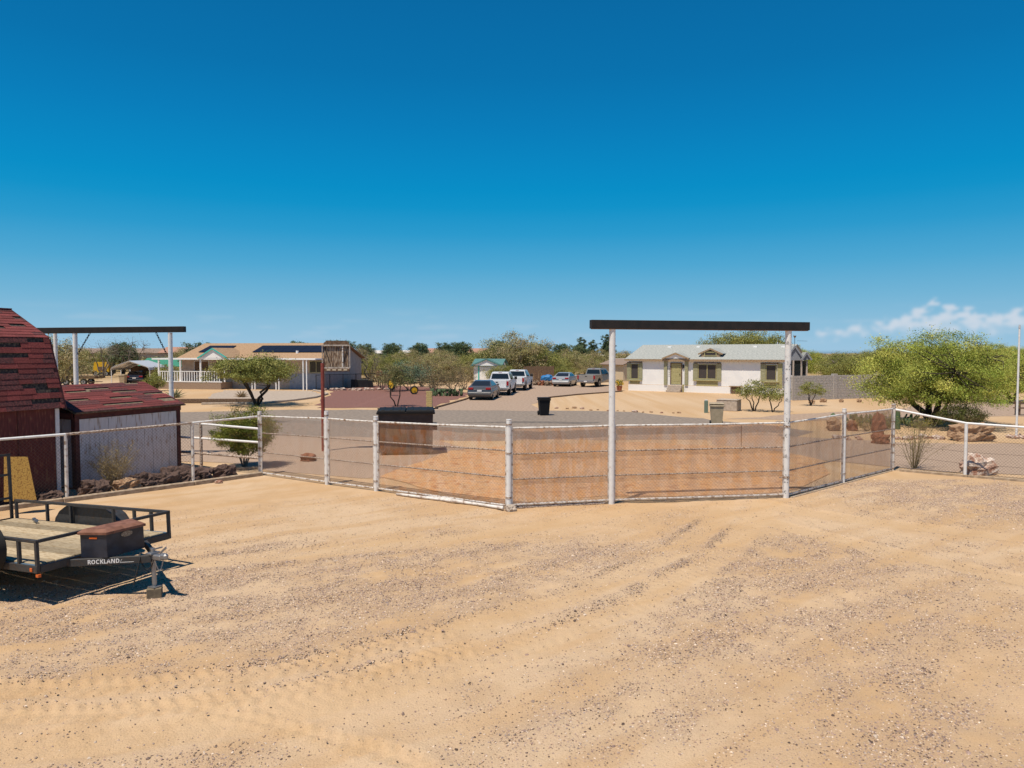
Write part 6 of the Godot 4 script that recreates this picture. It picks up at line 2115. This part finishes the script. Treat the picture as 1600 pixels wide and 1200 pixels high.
	for q in [[16.2, -33.2, 1.0, "low yellow-flowered weed beside the upright red boulder"], [17.6, -34.0, 1.2, "low yellow-flowered weed before the small column cactus"], [18.9, -33.5, 0.9, "low yellow-flowered weed between cactus and round bush"]]:
		stick_plant("yellow_weed", q[3], Vector3(q[0], 0, q[1]), int(q[0] * 10), 26, 0.7 * q[2], 0.7, M.stems, [Color(0.20, 0.22, 0.07), Color(0.40, 0.34, 0.06)], 14, 0.03)
	prickly_pear("clump of prickly pear at the edge of the red gravel yard", Vector3(-5.4, 0, -59.6), 5, 70, Vector2(1.35, 0.45))
	prickly_pear("dark prickly pear patch under the big bright-green tree", Vector3(17.6, 0, -35.2), 6, 70, Vector2(1.9, 0.6))
	tag(ptube(self, "column_cactus", M.cactus, [Vector3(18.0, 0, -34.0), Vector3(18.0, 0.5, -34.0), Vector3(18.0, 0.95, -34.0)], 0.12, 10, 0.09), "small blue-green column cactus on the tree island", "cactus")
	agave("spiky agave before the solar-roofed house's porch", Vector3(-26.6, 0, -57.5), 3, 1.0, two(96, [0.20, 0.21, 0.11], [0.30, 0.28, 0.16], 1.0))
	agave("dry brown agave under the solar-roofed house's porch rail", Vector3(-21.5, 0, -58.0), 4, 0.7, two(97, [0.24, 0.16, 0.08], [0.32, 0.22, 0.12], 1.0))
	var ot := tree("young_tree", "thin young tree behind the dumpster in the red gravel yard", "tree", 127, 2, 2.0, Vector3(1.1, 0.85, 0.9), 60, 40, 0.06, [Color(0.14, 0.15, 0.06), Color(0.20, 0.18, 0.08)], M.bark, 0.05, "", 0.35, 0.0, 0.2)
	ot.position = Vector3(-7.6, 0, -48.0)
	var pv := tree("blue_shrub", "blue-green shrub behind the yellow-centred wheels", "shrub", 137, 5, 1.5, Vector3(2.3, 1.0, 1.2), 120, 60, 0.07, [Color(0.15, 0.20, 0.13), Color(0.19, 0.24, 0.16)], M.greybark, 0.04, "", 0.2, 0.2, 0.17)
	pv.position = Vector3(-9.6, 0, -68.0)
	var hb := tree("round_shrub", "round green shrub between carport and porch", "shrub", 147, 5, 1.15, Vector3(1.5, 1.1, 1.2), 110, 60, 0.07, mes, M.bark, 0.05, "", 0.2, 0.0, 0.2)
	hb.position = Vector3(-36.2, 0, -76.5)
	copy(hb, Vector3(-33.0, 0, -67.5), 1.0, 0.7, "green shrub in the garden bed before the porch steps")
	# far scrub that reads as one mass
	var cb := leaf_ball(9, Vector3(0, 0.9, 0), Vector3(1.6, 1.1, 1.6), 420, 0.16, [Color(0.30, 0.275, 0.13), Color(0.34, 0.295, 0.15), Color(0.24, 0.235, 0.105)])
	var mm := MultiMesh.new()
	mm.transform_format = MultiMesh.TRANSFORM_3D
	mm.mesh = cb.mesh()
	mm.instance_count = 2600
	var g := RandomNumberGenerator.new()
	g.seed = 5
	for i in 2600:
		var z := -lerpf(118.0, 520.0, pow(g.randf(), 1.3))
		var x := g.randf_range(-1.0, 1.0) * -z * 0.95
		var s := g.randf_range(0.7, 1.45) * (1.15 if z < -250 else 1.0)
		mm.set_instance_transform(i, Transform3D(Basis(Vector3.UP, g.randf() * TAU).scaled(Vector3(s * 1.2, s, s * 1.2)), Vector3(x, 0, z)))
	var mi := MultiMeshInstance3D.new()
	mi.name = "distant_scrub"
	mi.multimesh = mm
	mi.material_override = M.leaf
	mi.set_meta("kind", "stuff")
	tag(mi, "distant olive desert scrub along the flat horizon", "scrub")
	add_child(mi)

# ---------------------------------------------------------------- assembly
func _ready() -> void:
	rng.seed = 1234
	setup_view()
	setup_materials()
	build_ground()
	build_roads()
	build_sheds()
	build_white_house()
	build_solar_house()
	build_far_buildings()
	build_gates()
	build_fences()
	build_vehicles()
	build_trailer()
	build_yard()
	build_rocks()
	build_plants()
